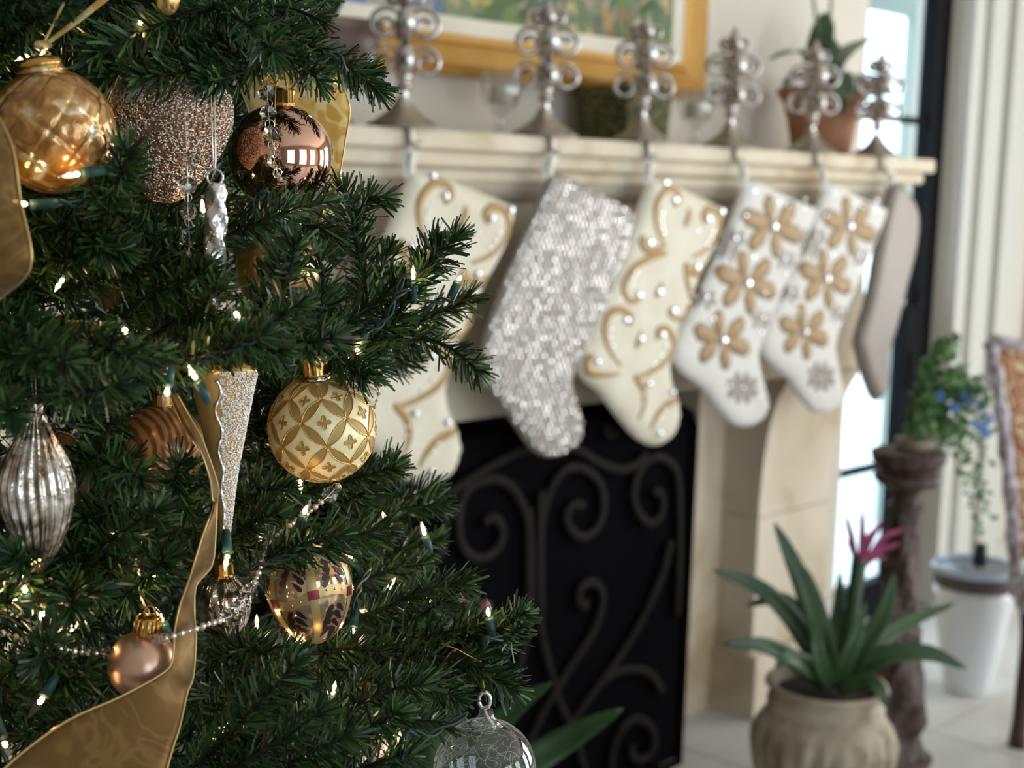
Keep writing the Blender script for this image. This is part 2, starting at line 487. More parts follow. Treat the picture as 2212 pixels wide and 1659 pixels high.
strokes = [
 c6([(540, 900), (700, 790), (880, 680), (1040, 610), (1200, 590), (1350, 610), (1500, 700), (1620, 740), (1720, 710), (1790, 640)]),
 c6([(1060, 1659), (1060, 1200), (1040, 1050), (980, 900), (880, 810), (760, 810), (660, 880), (615, 1000), (615, 1150), (660, 1260), (745, 1300), (830, 1260), (885, 1170), (870, 1080), (815, 1045), (770, 1080)]),
 c6([(1130, 1659), (1125, 1150), (1160, 950), (1240, 780), (1340, 725), (1450, 770), (1515, 880), (1515, 1020), (1470, 1120), (1390, 1165), (1315, 1120), (1290, 1030), (1330, 965), (1395, 965)]),
 c6([(1985, 1659), (2000, 1200), (1990, 800), (1930, 690), (1850, 665), (1765, 720), (1715, 850), (1725, 980), (1800, 1075), (1870, 1045), (1895, 950), (1870, 880), (1830, 890)]),
 c8([(735, 690), (690, 660), (700, 585), (760, 548), (818, 585), (828, 680), (770, 850), (660, 1020), (560, 1180), (430, 1420), (380, 1560), (340, 1800)]),
 c8([(390, 100), (390, 700), (370, 900), (320, 1100), (250, 1350), (170, 1700)]),
 c8([(465, 0), (450, 500), (460, 800), (500, 1000), (570, 1250), (660, 1450), (720, 1659), (750, 1850)]),
 c8([(1240, 300), (1180, 520), (1050, 800), (900, 1040), (760, 1230), (650, 1390), (560, 1600)]),
 c8([(830, 1150), (900, 1090), (1020, 1065), (1120, 1100), (1190, 1200)]),
 c8([(890, 1800), (890, 1580), (950, 1420), (1040, 1365), (1125, 1420), (1140, 1530), (1080, 1605), (1015, 1590), (1000, 1520)]),
 c6([(530, 600), (545, 640), (580, 655), (615, 630), (620, 570)]),
 c6([(1540, 450), (1545, 500), (1580, 520), (1610, 490)]),
]
for s_ in strokes:
    pts = np.array([onY(x, y, SY) for x, y in s_])
    pts[:, 2] = np.maximum(pts[:, 2], .03)
    part('scroll', MB().tube(smooth(pts, 8 * len(pts)), .0125, 8, hint=(0, 1, 0), flat=.6), M['wrought'], fs)
for xa in (XC - .27 - .25, XC - .4):
    pts = np.array([onY(x, y, SY) for x, y in strokes[1]]); pts[:, 0] = xa - (pts[:, 0] - XC) - 0.1
    pts[:, 2] = np.maximum(pts[:, 2], .03); pts[:, 0] = np.maximum(pts[:, 0], XC - sx + .02)
    part('scroll', MB().tube(smooth(pts, 90), .0125, 8, hint=(0, 1, 0), flat=.6), M['wrought'], fs)
# ------------------------------------------------------------------ stocking holders
SHELF = 1.536
M['silver'] = mat('antique_silver', (0.5, 0.46, 0.43), 0.2, metal=1.0)
noisy(M['silver'], [(0.32, (0.18, 0.14, 0.115)), (0.48, (0.60, 0.55, 0.52)), (0.75, (0.84, 0.81, 0.80))], 38, 4)
M['hold_base'] = mat('brushed_pewter', (0.36, 0.31, 0.25), 0.42, metal=0.85)
def spiral(c, r0, r1, a0, turns, n, U, W):
    t = np.linspace(0, 1, n)
    a = a0 + turns * 2 * math.pi * t; r = r0 + (r1 - r0) * t
    return np.asarray(c) + (r * np.cos(a))[:, None] * U + (r * np.sin(a))[:, None] * W
def holder(x):
    h = thing('stocking_holder', '', 'stocking holder', (x, YF + .012, SHELF), 'silver scroll stocking holders on the mantel shelf')
    c = np.array([x, YF + .012, SHELF])
    # flared foot resting on the shelf and lapping over its front edge
    G = np.zeros((13, 25, 3))
    for i in range(13):
        t = i / 12
        for j in range(25):
            a = j / 24 * 2 * math.pi
            k = 1 / max(abs(math.cos(a)), abs(math.sin(a)))
            k = 0.5 * k + 0.5
            r = 0.013 + 0.05 * t ** 1.8
            G[i, j] = c + np.array([r * k * math.cos(a) * 1.05, r * k * math.sin(a) * 0.75, 0.05 * (1 - t) + .0055])
    mb = MB().grid(G[:, ::-1]); mb.box(c + (-.056, -.042, 0.0005), c + (.056, .042, .0055))
    part('base', mb, M['hold_base'], h)
    hk = smooth([c + (0, -.018, .004), c + (0, -.0225, -.002), c + (0, -.024, -.016), c + (0, -.025, -.032), c + (0, -.032, -.040), c + (0, -.040, -.034)], 26)
    rr = np.interp(np.linspace(0, 1, 26), [0, .25, .6, 1], [.0055, .005, .004, .003])
    part('hook', MB().tube(hk, rr, 8, hint=(1, 0, 0), flat=2.2), M['hold_base'], h)
    st = [(.010, .05), (.007, .062), (.0075, .07), (.014, .074), (.015, .079), (.010, .084), (.010, .086), (.015, .090), (.016, .096), (.010, .101), (.007, .106), (.012, .118), (.015, .130), (.010, .142), (.007, .15), (.006, .20), (.007, .225), (.011, .235), (.013, .245), (.010, .26), (.005, .272), (.0005, .278)]
    part('stem', MB().lathe(st, 16, c=c), M['silver'], h)
    for k in range(4):
        a = YAW + math.pi / 2 + k * math.pi / 2 + .15
        U = np.array([math.cos(a), math.sin(a), 0]); W = UP
        Hn = np.cross(U, W)
        def sc(pts, r):
            Q = np.array([c + U * p[0] * 1.3 + W * p[1] for p in pts]); n = 7 * len(pts)
            Q = smooth(Q, n)
            part('scroll', MB().tube(Q, r * np.interp(np.linspace(0, 1, n), [0, .3, .8, 1], [.7, 1.0, 1.15, 1.5]), 8, hint=Hn, flat=3.0), M['silver'], h)
        def vol(rc, zc, R_, th, a0=2.5, turns=1.32):
            n = 46; t = np.linspace(0, 1, n); an = a0 - turns * 2 * math.pi * t; rr = R_ * (1 - .72 * t)
            Q = [c + U * .004 + W * (zc - R_ * 1.35)] + [c + U * (rc + q * math.cos(e)) + W * (zc + q * math.sin(e)) for q, e in zip(rr, an)]
            Q = smooth(np.array(Q), 60)
            part('scroll', MB().tube(Q, th * np.interp(np.linspace(0, 1, 60), [0, .15, .8, 1], [.6, 1, 1, 1.7]), 8, hint=Hn, flat=np.nan if False else 2.6), M['silver'], h)
        vol(.040, .118, .030, .0046); vol(.037, .184, .0315, .0048); vol(.019, .234, .017, .0038)
        # leaf on the stem between the scrolls
        a2 = a + math.pi / 4; U2 = np.array([math.cos(a2), math.sin(a2), 0])
        Q = smooth(np.array([c + U2 * p + W * q for p, q in ((.006, .108), (.012, .125), (.015, .145), (.008, .162))]), 12)
        part('leaf', MB().tube(Q, np.interp(np.linspace(0, 1, 12), [0, .5, 1], [.003, .008, .001]), 8, hint=U2, flat=.45), M['silver'], h)
    return h
HX = [1.864, 2.25, 2.565, 2.894, 3.242, 3.561]
h0 = holder(HX[0])
HL = ['silver scroll stocking holder above the ivory stocking half hidden by the tree',
      'silver scroll stocking holder above the sequined stocking',
      'silver scroll stocking holder above the ivory stocking beside the sequined one',
      'silver scroll stocking holder above the white snowflake stocking nearer the firescreen',
      'silver scroll stocking holder in front of the terracotta orchid pot',
      'silver scroll stocking holder against the bright door, rightmost on the shelf']
h0['label'] = HL[0]
for x, l in zip(HX[1:], HL[1:]):
    copy_tree(h0, (x - HX[0], 0, 0), l)

# ------------------------------------------------------------------ stockings
M['ivory'] = mat('ivory_satin', (0.70, 0.64, 0.50), 0.55, sheen=0.1)
noisy(M['ivory'], [(0.3, (0.62, 0.55, 0.41)), (0.7, (0.72, 0.66, 0.54))], 14, 3)
M['white_felt'] = mat('white_felt', (0.70, 0.66, 0.61), 0.9, sheen=0.2)
bump_noise(M['white_felt'], 400, .3, .001)
M['gold_cord'] = mat('gold_cord', (0.36, 0.22, 0.08), 0.45, metal=0.3)
glitter(M['gold_cord'], 900, .5, .0006)
M['tan_flake'] = mat('tan_sequin_cloth', (0.33, 0.22, 0.11), 0.55, metal=0.25)
glitter(M['tan_flake'], 700, .7, .0008)
M['gem'] = mat('rhinestone', (0.86, 0.85, 0.92), 0.06, metal=0.75)
M['sequin'] = mat('silver_sequin', (0.74, 0.69, 0.65), 0.15, metal=0.7)
M['taupe_bead'] = mat('taupe_beaded_cloth', (0.26, 0.225, 0.195), 0.5, metal=0.3)
glitter(M['taupe_bead'], 260, .9, .002)
M['loop'] = mat('ivory_loop', (0.74, 0.70, 0.62), 0.7)

def pip(pt, poly):
    x, y = pt; r = False; n = len(poly); j = n - 1
    for i in range(n):
        xi, yi = poly[i]; xj, yj = poly[j]
        if (yi > y) != (yj > y) and x < (xj - xi) * (y - yi) / (yj - yi + 1e-12) + xi: r = not r
        j = i
    return r
class Stocking:
    def __init__(self, name, px, Y, T, label, group, hx, D=.045):
        self.Y, self.T, self.D = Y, T, D
        p2 = []
        for i_, c_ in enumerate(px):
            a_ = np.array(px[i_ - 1], float); b_ = np.array(px[(i_ + 1) % len(px)], float); c_ = np.array(c_, float)
            if (c_ - a_) @ (b_ - c_) / (np.linalg.norm(c_ - a_) * np.linalg.norm(b_ - c_) + 1e-9) < .45 and c_[1] < 560:
                p2 += [c_ + 7 * norm(a_ - c_), c_, c_ + 7 * norm(b_ - c_)]
            else: p2.append(c_)
        Q = np.array([onY(x, y, Y) for x, y in px])[:, [0, 2]]
        Q2 = np.array([onY(x, y, Y) for x, y in p2])[:, [0, 2]]
        self.poly = smooth(Q2, 150, closed=True); self.tl = Q[0]
        self.root = thing(name, label, 'stocking', (Q[0, 0], Y, Q[0, 1]), group)
        self.hx = hx
    def dist(self, p):
        A = self.poly; B = np.roll(A, -1, axis=0); d = B - A
        t = np.clip(((p - A) * d).sum(1) / ((d * d).sum(1) + 1e-12), 0, 1)
        return np.linalg.norm(A + d * t[:, None] - p, axis=1).min()
    def h(self, p):
        u = min(self.dist(p) / self.D, 1)
        return self.T * math.sqrt(max(0, 1 - (1 - u) ** 2))
    def body(self, m_):
        lo, hi = self.poly.min(0), self.poly.max(0)
        pts = [Vector(p) for p in self.poly]; n = len(pts)
        step = .0085
        for i, x in enumerate(np.arange(lo[0], hi[0], step)):
            for z in np.arange(lo[1] + (i % 2) * step / 2, hi[1], step):
                p = np.array([x, z])
                if pip(p, self.poly) and self.dist(p) > .004: pts.append(Vector(p))
        r = geometry.delaunay_2d_cdt(pts, [(i, (i + 1) % n) for i in range(n)], [list(range(n))], 1, 1e-6)
        V2 = np.array([tuple(v) for v in r[0]]); Fs = [tuple(f) for f in r[2]]
        H = np.array([self.h(p) for p in V2]) + .0015
        A = np.c_[V2[:, 0], self.Y - H , V2[:, 1]]
        B = np.c_[V2[:, 0], self.Y + H, V2[:, 1]]
        k = len(V2); inner = set(range(n))
        Fb = [tuple(i + k for i in f[::-1]) for f in Fs]
        from collections import Counter
        ec = Counter()
        for f in Fs:
            for a, b in zip(f, f[1:] + f[:1]): ec[(a, b)] += 1
        S = [(b, a, a + k, b + k) for (a, b) in ec if (b, a) not in ec]
        part('body', MB().add(np.vstack([A, B]), Fs + Fb + S), m_, self.root)
    def loop(self, m_):
        p = self.tl; zt = SHELF - .030
        Pp = smooth([(p[0] + .004, self.Y, p[1] - .012), (p[0] + .001, self.Y - .006, (p[1] + zt) / 2), (self.hx, YF - .020, zt - .006), (self.hx, YF - .026, zt + .003), (self.hx - .004, YF - .020, zt - .006), (p[0] - .008, self.Y + .004, (p[1] + zt) / 2), (p[0] - .004, self.Y + .002, p[1] - .014)], 40)
        part('hanging_loop', MB().tube(Pp, .0042, 6, hint=(1, 0, 0), flat=2.2), m_, self.root)
    def s(self, x, y, lift=0.0):
        q = onY(x, y, self.Y)
        hh = self.h(np.array([q[0], q[2]])) if pip((q[0], q[2]), self.poly) else 0.001
        return np.array([q[0], self.Y - hh - lift, q[2]])
    def stroke(self, pts, r, m_, name='embroidered_scroll'):
        Q = smooth(np.array([self.s(x, y, .001) for x, y in smooth(np.array(pts), 5 * len(pts))]), 6 * len(pts))
        n = len(Q)
        part(name, MB().tube(Q, r * np.interp(np.linspace(0, 1, n), [0, .15, .6, 1], [.7, 1, 1, .45]), 8, hint=(0, 1, 0), flat=.5), m_, self.root)
    def gem(self, x, y, r, name='gem'):
        p = self.s(x, y, r * .3)
        mb = MB().lathe([(.0005, r * .8), (r * .55, r * .75), (r, r * .25), (r * .9, 0)], 9, M=np.array([[1, 0, 0], [0, 0, -1], [0, 1, 0]], float), c=p)
        part(name, mb, M['gem'], self.root, False)
c5 = lambda L_: [(1200 + .3617 * a, 340 + .3617 * b) for a, b in L_]

# ivory scroll stocking
GI = 'ivory stockings with gold scroll embroidery'
s3 = Stocking('christmas_stocking', [(1400, 386), (1440, 392), (1510, 425), (1562, 452), (1545, 520), (1505, 605), (1470, 690), (1448, 760), (1446, 815), (1462, 865), (1464, 905), (1448, 945), (1410, 963), (1370, 945), (1330, 900), (1290, 848), (1252, 815), (1247, 775), (1272, 700), (1322, 595), (1368, 475)],
             2.028, .017, 'ivory stocking with gold scrolls and rhinestones, right of the sequined one', GI, HX[2])
s3.body(M['ivory']); s3.loop(M['loop'])
for st_ in [
 [(668, 285), (700, 255), (692, 205), (640, 190), (590, 230), (562, 300), (562, 400), (590, 480), (620, 530)],
 [(855, 390), (842, 340), (880, 310), (930, 330), (945, 400), (920, 480), (860, 550), (780, 590)],
 [(495, 475), (478, 500), (500, 550), (575, 545), (610, 520)],
 [(620, 570), (540, 590), (450, 640), (390, 720), (372, 790), (400, 850), (450, 852), (482, 815)],
 [(845, 655), (820, 692), (770, 680), (742, 640), (745, 720), (765, 800), (788, 880), (750, 945), (690, 960), (640, 930), (650, 890)],
 [(400, 1000), (412, 945), (360, 905), (300, 920), (262, 990), (258, 1080), (290, 1160), (350, 1240)],
 [(570, 1085), (572, 1030), (620, 1015), (662, 1070), (660, 1150), (600, 1230), (500, 1290), (430, 1310)],
 [(190, 1180), (160, 1210), (170, 1275), (250, 1292), (340, 1290)],
 [(430, 1300), (480, 1370), (490, 1470), (460, 1560)],
 [(700, 1440), (620, 1475), (560, 1550), (530, 1620)],
 [(735, 410), (755, 350), (760, 300)], [(560, 830), (580, 790), (600, 740)], [(440, 1130), (465, 1075), (470, 1030)]]:
    s3.stroke(c5(st_), .0088, M['gold_cord'])
for i, (x, y) in enumerate(c5([(672, 250), (868, 362), (520, 505), (800, 648), (455, 818), (577, 795), (660, 908), (378, 965), (465, 1075), (594, 1050), (208, 1215), (515, 1345), (655, 1395), (580, 1640), (632, 150), (960, 320)])):
    s3.gem(x, y, .0085)
for i, (x, y) in enumerate(c5([(595, 330), (590, 370), (595, 410), (605, 445), (900, 440), (885, 480), (860, 515), (440, 680), (420, 720), (410, 760), (755, 760), (765, 810), (760, 860), (290, 1020), (285, 1070), (300, 1120), (620, 1120), (590, 1180), (545, 1230), (480, 1410), (475, 1460), (610, 1500), (585, 1545), (345, 845), (808, 435)])):
    s3.gem(x, y, .0045, 'small_gem')
copy_tree(s3.root, (HX[0] - HX[2], 0, 0), 'ivory stocking with gold scrolls, half hidden behind the tree')

# sequined stocking
s2 = Stocking('christmas_stocking', [(1185, 374), (1215, 380), (1290, 415), (1366, 458), (1348, 545), (1312, 640), (1272, 730), (1240, 790), (1232, 840), (1252, 900), (1254, 930), (1238, 965), (1190, 988), (1148, 972), (1108, 918), (1066, 862), (1032, 815), (1040, 740), (1078, 625), (1122, 525), (1158, 440)],
              2.018, .016, 'silver stocking covered all over in round sequins', None, HX[1])
s2.body(M['taupe_bead']); s2.loop(M['loop'])
lo, hi = s2.poly.min(0), s2.poly.max(0)
sp = .0140
cand = []
for i, u in enumerate(np.arange(-.5, .5, sp * .87)):
    for v in np.arange(-.5, .5, sp):
        a = math.radians(28)
        vv = v + (i % 2) * sp / 2
        q = (lo + hi) / 2 + np.array([u * math.cos(a) - vv * math.sin(a), u * math.sin(a) + vv * math.cos(a)])
        if pip(q, s2.poly) and s2.dist(q) > .003: cand.append(q)
disc = MB().lathe([(.0005, .0032), (.0034, .0030), (.0056, .0010), (.0056, 0)], 8, M=np.array([[1, 0, 0], [0, 0, -1], [0, 1, 0]], float))
dm_ = mesh_obj('sequin', np.vstack(disc.v), disc.f, M['sequin'], False)
bpy.data.objects.remove(dm_); dme = bpy.data.meshes['sequin']
rest = MB()
order = rng.permutation(len(cand))
for k, ci in enumerate(order):
    q = cand[ci]
    hh = s2.h(q)
    e = 0.004
    gx = (s2.h(q + (e, 0)) - s2.h(q - (e, 0))) / (2 * e); gz = (s2.h(q + (0, e)) - s2.h(q - (0, e))) / (2 * e)
    p = np.array([q[0], s2.Y - hh - .0015, q[1]])
    n = norm((-gx * -1 * -1, -1, -gz * -1 * -1)) + rng.normal(0, .21, 3)
    if k < 300:
        o = bpy.data.objects.new('sequin', dme); COL.objects.link(o)
        o.parent = s2.root; o.location = (p - ORG[s2.root.name]).tolist()
        o.rotation_euler = Vector((0, -1, 0)).rotation_difference(Vector(norm(n))).to_euler()
    else:
        Rm = np.array(Vector((0, -1, 0)).rotation_difference(Vector(norm(n))).to_matrix())
        rest.add(np.vstack(disc.v) @ Rm.T + p, disc.f)
if rest.n: part('sequin_field', rest, M['sequin'], s2.root, False, kind='stuff')

# snowflake stockings
s4 = Stocking('christmas_stocking', [(1605, 394), (1640, 396), (1700, 425), (1762, 450), (1735, 520), (1695, 610), (1655, 700), (1636, 765), (1646, 820), (1657, 872), (1645, 905), (1610, 922), (1578, 914), (1545, 880), (1515, 840), (1466, 800), (1450, 755), (1478, 690), (1528, 590), (1578, 475)],
              2.022, .016, 'white felt stocking with tan snowflakes, nearer the firescreen of the pair', 'white snowflake stockings', HX[3])
s4.body(M['white_felt']); s4.loop(M['loop'])
def flake(s_, cx, cy, R, m_, name='snowflake_applique', n=6):
    for k in range(n):
        a = k * 2 * math.pi / n + .35
        pts = [(cx + R * .12 * math.cos(a), cy + R * .12 * math.sin(a)), (cx + R * .55 * math.cos(a), cy + R * .55 * math.sin(a)), (cx + R * math.cos(a), cy + R * math.sin(a))]
        Q = np.array([s_.s(x, y, .001) for x, y in smooth(np.array(pts), 9)])
        w_ = R * .0010 * .34
        part(name, MB().tube(Q, w_ * np.array([.35, .5, .8, 1.0, 1.05, .95, 1.05, .85, .3]), 8, hint=(0, 1, 0), flat=.25), m_, s_.root)
for cx, cy, R in [(1260, 410, 190), (1105, 745, 190), (958, 1085, 180)]:
    q = c5([(cx, cy)])[0]; flake(s4, q[0], q[1], R * .3617, M['tan_flake'])
    s4.gem(q[0], q[1], .011)
q = c5([(1080, 1370)])[0]; flake(s4, q[0], q[1], 36, M['taupe_bead'], 'small_snowflake', 8); s4.gem(q[0], q[1], .006)
for x, y in c5([(1140, 590), (1210, 800), (1335, 690), (1330, 600), (1150, 200), (1290, 270), (1350, 290), (1450, 300), (1100, 345), (1040, 480), (870, 830), (880, 1060), (1190, 1040), (1200, 950), (970, 680), (1170, 1430), (1000, 1360), (1480, 250), (900, 960)]):
    s4.gem(x, y, .0058, 'small_gem')
for x, y in c5([(1045, 485), (868, 845), (1340, 610), (1192, 965), (1420, 470), (1010, 560)]):
    flake(s4, x, y, 24, M['taupe_bead'], 'tiny_snowflake', 6)
copy_tree(s4.root, (HX[4] - HX[3], 0, 0), 'white felt stocking with tan snowflakes, hung below the orchid pot')

# beaded stocking turned edge-on at the shelf end
s6 = Stocking('christmas_stocking', [(1925, 392), (1950, 405), (1976, 455), (1974, 525), (1952, 620), (1932, 700), (1914, 765), (1912, 830), (1890, 868), (1870, 830), (1852, 765), (1849, 730), (1872, 650), (1892, 540), (1912, 440)],
              2.025, .02, 'taupe beaded stocking hung at the end of the shelf against the bright door', None, HX[5], D=.03)
s6.body(M['taupe_bead']); s6.loop(M['loop'])

# ------------------------------------------------------------------ painting above the mantel
M['gilt'] = mat('gilt_wood', (0.52, 0.27, 0.055), 0.42, metal=0.35)
noisy(M['gilt'], [(0.3, (0.42, 0.20, 0.035)), (0.7, (0.60, 0.34, 0.085))], 6, 3)
M['liner'] = mat('linen_liner', (0.76, 0.70, 0.58), 0.8)
M['canvas'] = mat('landscape_paint', (0.3, 0.3, 0.2), 0.6)
cm = M['canvas']; c_ = coords(cm)
v1 = N(cm, 'ShaderNodeTexVoronoi', Scale=24.0); n1 = N(cm, 'ShaderNodeTexNoise', Scale=6.0, Detail=3.0, Distortion=1.2)
L(cm, c_, 'Vector', n1, 'Vector')
mx_ = N(cm, 'ShaderNodeMix', data_type='VECTOR'); mx_.inputs['Factor'].default_value = .25
L(cm, c_, 'Vector', mx_, 4); L(cm, n1, 'Color', mx_, 5); L(cm, mx_, 1, v1, 'Vector')
s_ = N(cm, 'ShaderNodeSeparateColor'); L(cm, v1, 'Color', s_, 'Color')
green = ramp(cm, s_, 'Red', [(0.0, (.03, .06, .02)), (.2, (.10, .17, .03)), (.4, (.16, .22, .08)), (.55, (.05, .08, .05)), (.7, (.42, .30, .20)), (.82, (.45, .36, .08)), (.92, (.28, .11, .04))])
pale = ramp(cm, s_, 'Green', [(0.0, (.36, .31, .25)), (.3, (.42, .38, .33)), (.6, (.30, .27, .22)), (.85, (.10, .17, .34))])
sxyz = N(cm, 'ShaderNodeSeparateXYZ'); L(cm, c_, 'Vector', sxyz, 'Vector')
mr = N(cm, 'ShaderNodeMapRange'); mr.inputs['From Min'].default_value = -.12; mr.inputs['From Max'].default_value = .08
L(cm, sxyz, 'X', mr, 'Value')
mxc = N(cm, 'ShaderNodeMix', data_type='RGBA'); L(cm, mr, 'Result', mxc, 'Factor'); L(cm, pale, 'Color', mxc, 6); L(cm, green, 'Color', mxc, 7)
mr2 = N(cm, 'ShaderNodeMapRange'); mr2.inputs['From Min'].default_value = -.28; mr2.inputs['From Max'].default_value = -.36
L(cm, sxyz, 'X', mr2, 'Value')
mxd = N(cm, 'ShaderNodeMix', data_type='RGBA'); L(cm, mr2, 'Result', mxd, 'Factor'); L(cm, mxc, 2, mxd, 6); mxd.inputs[7].default_value = (.03, .09, .32, 1)
L(cm, mxd, 2, P(cm), 'Base Color')
pa, pb, pz0, pz1 = 2 * XC - 3.204, 3.204, 1.668, 2.62
pt = thing('landscape_painting', 'garden landscape painting in a wide gilt frame above the mantel', 'painting', (XC, 2.37, pz0))
def rail(name, o0, o1, y0, y1, m_):
    """four mitred rails: o0 outer inset, o1 inner inset"""
    a = [(pa + o0, pz0 + o0), (pb - o0, pz0 + o0), (pb - o0, pz1 - o0), (pa + o0, pz1 - o0)]
    b = [(pa + o1, pz0 + o1), (pb - o1, pz0 + o1), (pb - o1, pz1 - o1), (pa + o1, pz1 - o1)]
    for i in range(4):
        j = (i + 1) % 4
        V = [(a[i][0], y0, a[i][1]), (a[j][0], y0, a[j][1]), (b[j][0], y1, b[j][1]), (b[i][0], y1, b[i][1])]
        V += [(x, WY - .004, z) for x, _, z in V]
        part(name, MB().add(V, [(0, 1, 2, 3), (7, 6, 5, 4), (0, 4, 5, 1), (1, 5, 6, 2), (2, 6, 7, 3), (3, 7, 4, 0)]), m_, pt, False)
rail('frame_outer', 0, .025, 2.365, 2.352, M['gilt']); rail('frame_cove', .025, .072, 2.352, 2.375, M['gilt']); rail('frame_bead', .072, .090, 2.368, 2.372, M['gilt']); rail('liner', .090, .128, 2.374, 2.382, M['liner'])
part('canvas', MB().box((pa + .127, 2.384, pz0 + .127), (pb - .127, 2.392, pz1 - .127)), M['canvas'], pt, False)

# ------------------------------------------------------------------ things on the shelf
M['bronze_pot'] = mat('mauve_bronze_glaze', (0.22, 0.13, 0.10), 0.42, metal=0.15)
noisy(M['bronze_pot'], [(0.3, (0.10, 0.065, 0.06)), (0.6, (0.27, 0.16, 0.12)), (0.8, (0.36, 0.22, 0.16))], 9, 3)
M['terracotta'] = mat('terracotta', (0.34, 0.15, 0.075), 0.8)
noisy(M['terracotta'], [(0.3, (0.26, 0.115, 0.06)), (0.7, (0.40, 0.19, 0.10))], 12, 4)
M['soil'] = mat('potting_moss', (0.03, 0.022, 0.014), 0.95)
M['leaf_dark'] = mat('orchid_leaf', (0.035, 0.075, 0.03), 0.42, spec=0.5)
noisy(M['leaf_dark'], [(0.3, (0.022, 0.05, 0.02)), (0.7, (0.06, 0.11, 0.045))], 10, 2)
M['vase_mosaic'] = mat('green_mosaic_glass', (0.06, 0.06, 0.03), 0.6, spec=.15)
vm = M['vase_mosaic']; c_ = coords(vm); v_ = N(vm, 'ShaderNodeTexVoronoi', Scale=160.0); L(vm, c_, 'Vector', v_, 'Vector')
s_ = N(vm, 'ShaderNodeSeparateColor'); L(vm, v_, 'Color', s_, 'Color')
r_ = ramp(vm, s_, 'Red', [(0, (.02, .02, .015)), (.4, (.05, .06, .02)), (.7, (.10, .10, .04)), (.92, (.22, .17, .07))]); L(vm, r_, 'Color', P(vm), 'Base Color')
M['crystal'] = thin_glass('clear_crystal', (0.93, 0.93, 0.93), 0.05, 1.5, 0.10)

def leafmesh(path, w_, up=(0, 0, 1), n=14, m_=5, cup=.25, tip=.9, thick=.0012, prof=None):
    Q = smooth(np.array(path), n); T, Nn, B = frames(Q, None)
    upv = norm(up)
    G = np.zeros((n, m_, 3))
    for i in range(n):
        t = i / (n - 1)
        side = np.cross(T[i], upv)
        side = norm(side) if np.linalg.norm(side) > .15 else norm(np.cross(T[i], RT * .7 + FH * .3))
        nn = np.cross(side, T[i])
        ww = w_ * (math.sin(math.pi * min(1, (t * tip + .06))) ** .7 if prof is None else np.interp(t, *prof))
        for j in range(m_):
            s = (j / (m_ - 1) - .5) * 2
            G[i, j] = Q[i] + side * s * ww / 2 + nn * cup * ww * .5 * s * s
    return MB().grid(G, thick)

# footed bronze pot with a dark plant, left end
cp = np.array([1.825, 2.236, SHELF])
bp = thing('footed_pot', 'mauve brown footed pot with a dark strap-leaved plant behind the tree tip', 'plant pot', cp)
part('body', MB().lathe([(.06, 0), (.062, .006), (.045, .018), (.022, .035), (.018, .055), (.03, .07), (.066, .092), (.090, .12), (.100, .155), (.102, .172), (.110, .180), (.112, .194), (.104, .198), (.096, .192), (.086, .16), (.001, .15)], 36, c=cp), M['bronze_pot'], bp)
part('soil', MB().lathe([(.0005, .178), (.092, .176), (.092, .16)], 24, c=cp), M['soil'], bp)
for a, l, hgt, w_ in [(-2.6, .2, .16, .05), (-.55, .17, .10, .055), (.6, .2, .2, .05), (2.0, .15, .24, .05), (-1.5, .12, .26, .05), (1.2, .1, .3, .045), (3.0, .2, .12, .05), (-.9, .13, .20, .05)]:
    u = np.array([math.cos(a), math.sin(a) * .45, 0])
    part('leaf', leafmesh([cp + (0, 0, .17), cp + u * l * .3 + (0, 0, .17 + hgt * .8), cp + u * l * .8 + (0, 0, .17 + hgt), cp + u * l * 1.15 + (0, 0, .17 + hgt * .55)], w_), M['leaf_dark'], bp)

# dark mosaic vase behind holders
vc = np.array([2.755, 2.27, SHELF])
va = thing('square_vase', 'dark green mosaic square vase behind the silver holders', 'vase', vc)
def sq(t0, t1, z0, z1, c):
    V = [(sx * t, sy * t, z) for z, t in ((z0, t0), (z1, t1)) for sx, sy in ((-1, -1), (1, -1), (1, 1), (-1, 1))]
    return np.array(V) + c
V = np.vstack([sq(.075, .082, 0, .135, vc), sq(.072, .070, .135, .03, vc)])
part('body', MB().add(V, [(3, 2, 1, 0), (0, 1, 5, 4), (1, 2, 6, 5), (2, 3, 7, 6), (3, 0, 4, 7), (4, 5, 9, 8), (5, 6, 10, 9), (6, 7, 11, 10), (7, 4, 8, 11), (8, 9, 13, 12), (9, 10, 14, 13), (10, 11, 15, 14), (11, 8, 12, 15), (12, 13, 14, 15)]), M['vase_mosaic'], va, False)

# crystal candle cups
def cup(x, y, label):
    c = np.array([x, y, SHELF])
    g = thing('crystal_candle_cup', label, 'candle holder', c, 'crystal candle cups on the mantel')
    part('cup', MB().lathe([(.035, 0), (.036, .006), (.012, .016), (.01, .05), (.02, .06), (.036, .072), (.042, .10), (.046, .145), (.043, .145), (.038, .10), (.03, .076), (.001, .07)], 20, c=c, mod=lambda a, i, z: 1 + (.05 * np.cos(10 * a) if z > .06 else 0)), M['crystal'], g)
    part('candle', MB().lathe([(.024, .076), (.026, .08), (.026, .112), (.022, .114), (.0005, .113)], 16, c=c), M['loop'], g)
    return g
p = onY(1080, 290, 2.30); cup(p[0], 2.30, 'clear crystal candle cup left of the second silver holder')
p = onY(1500, 310, 2.26); cup(p[0], 2.26, 'clear crystal candle cup below the corner of the gilt frame')

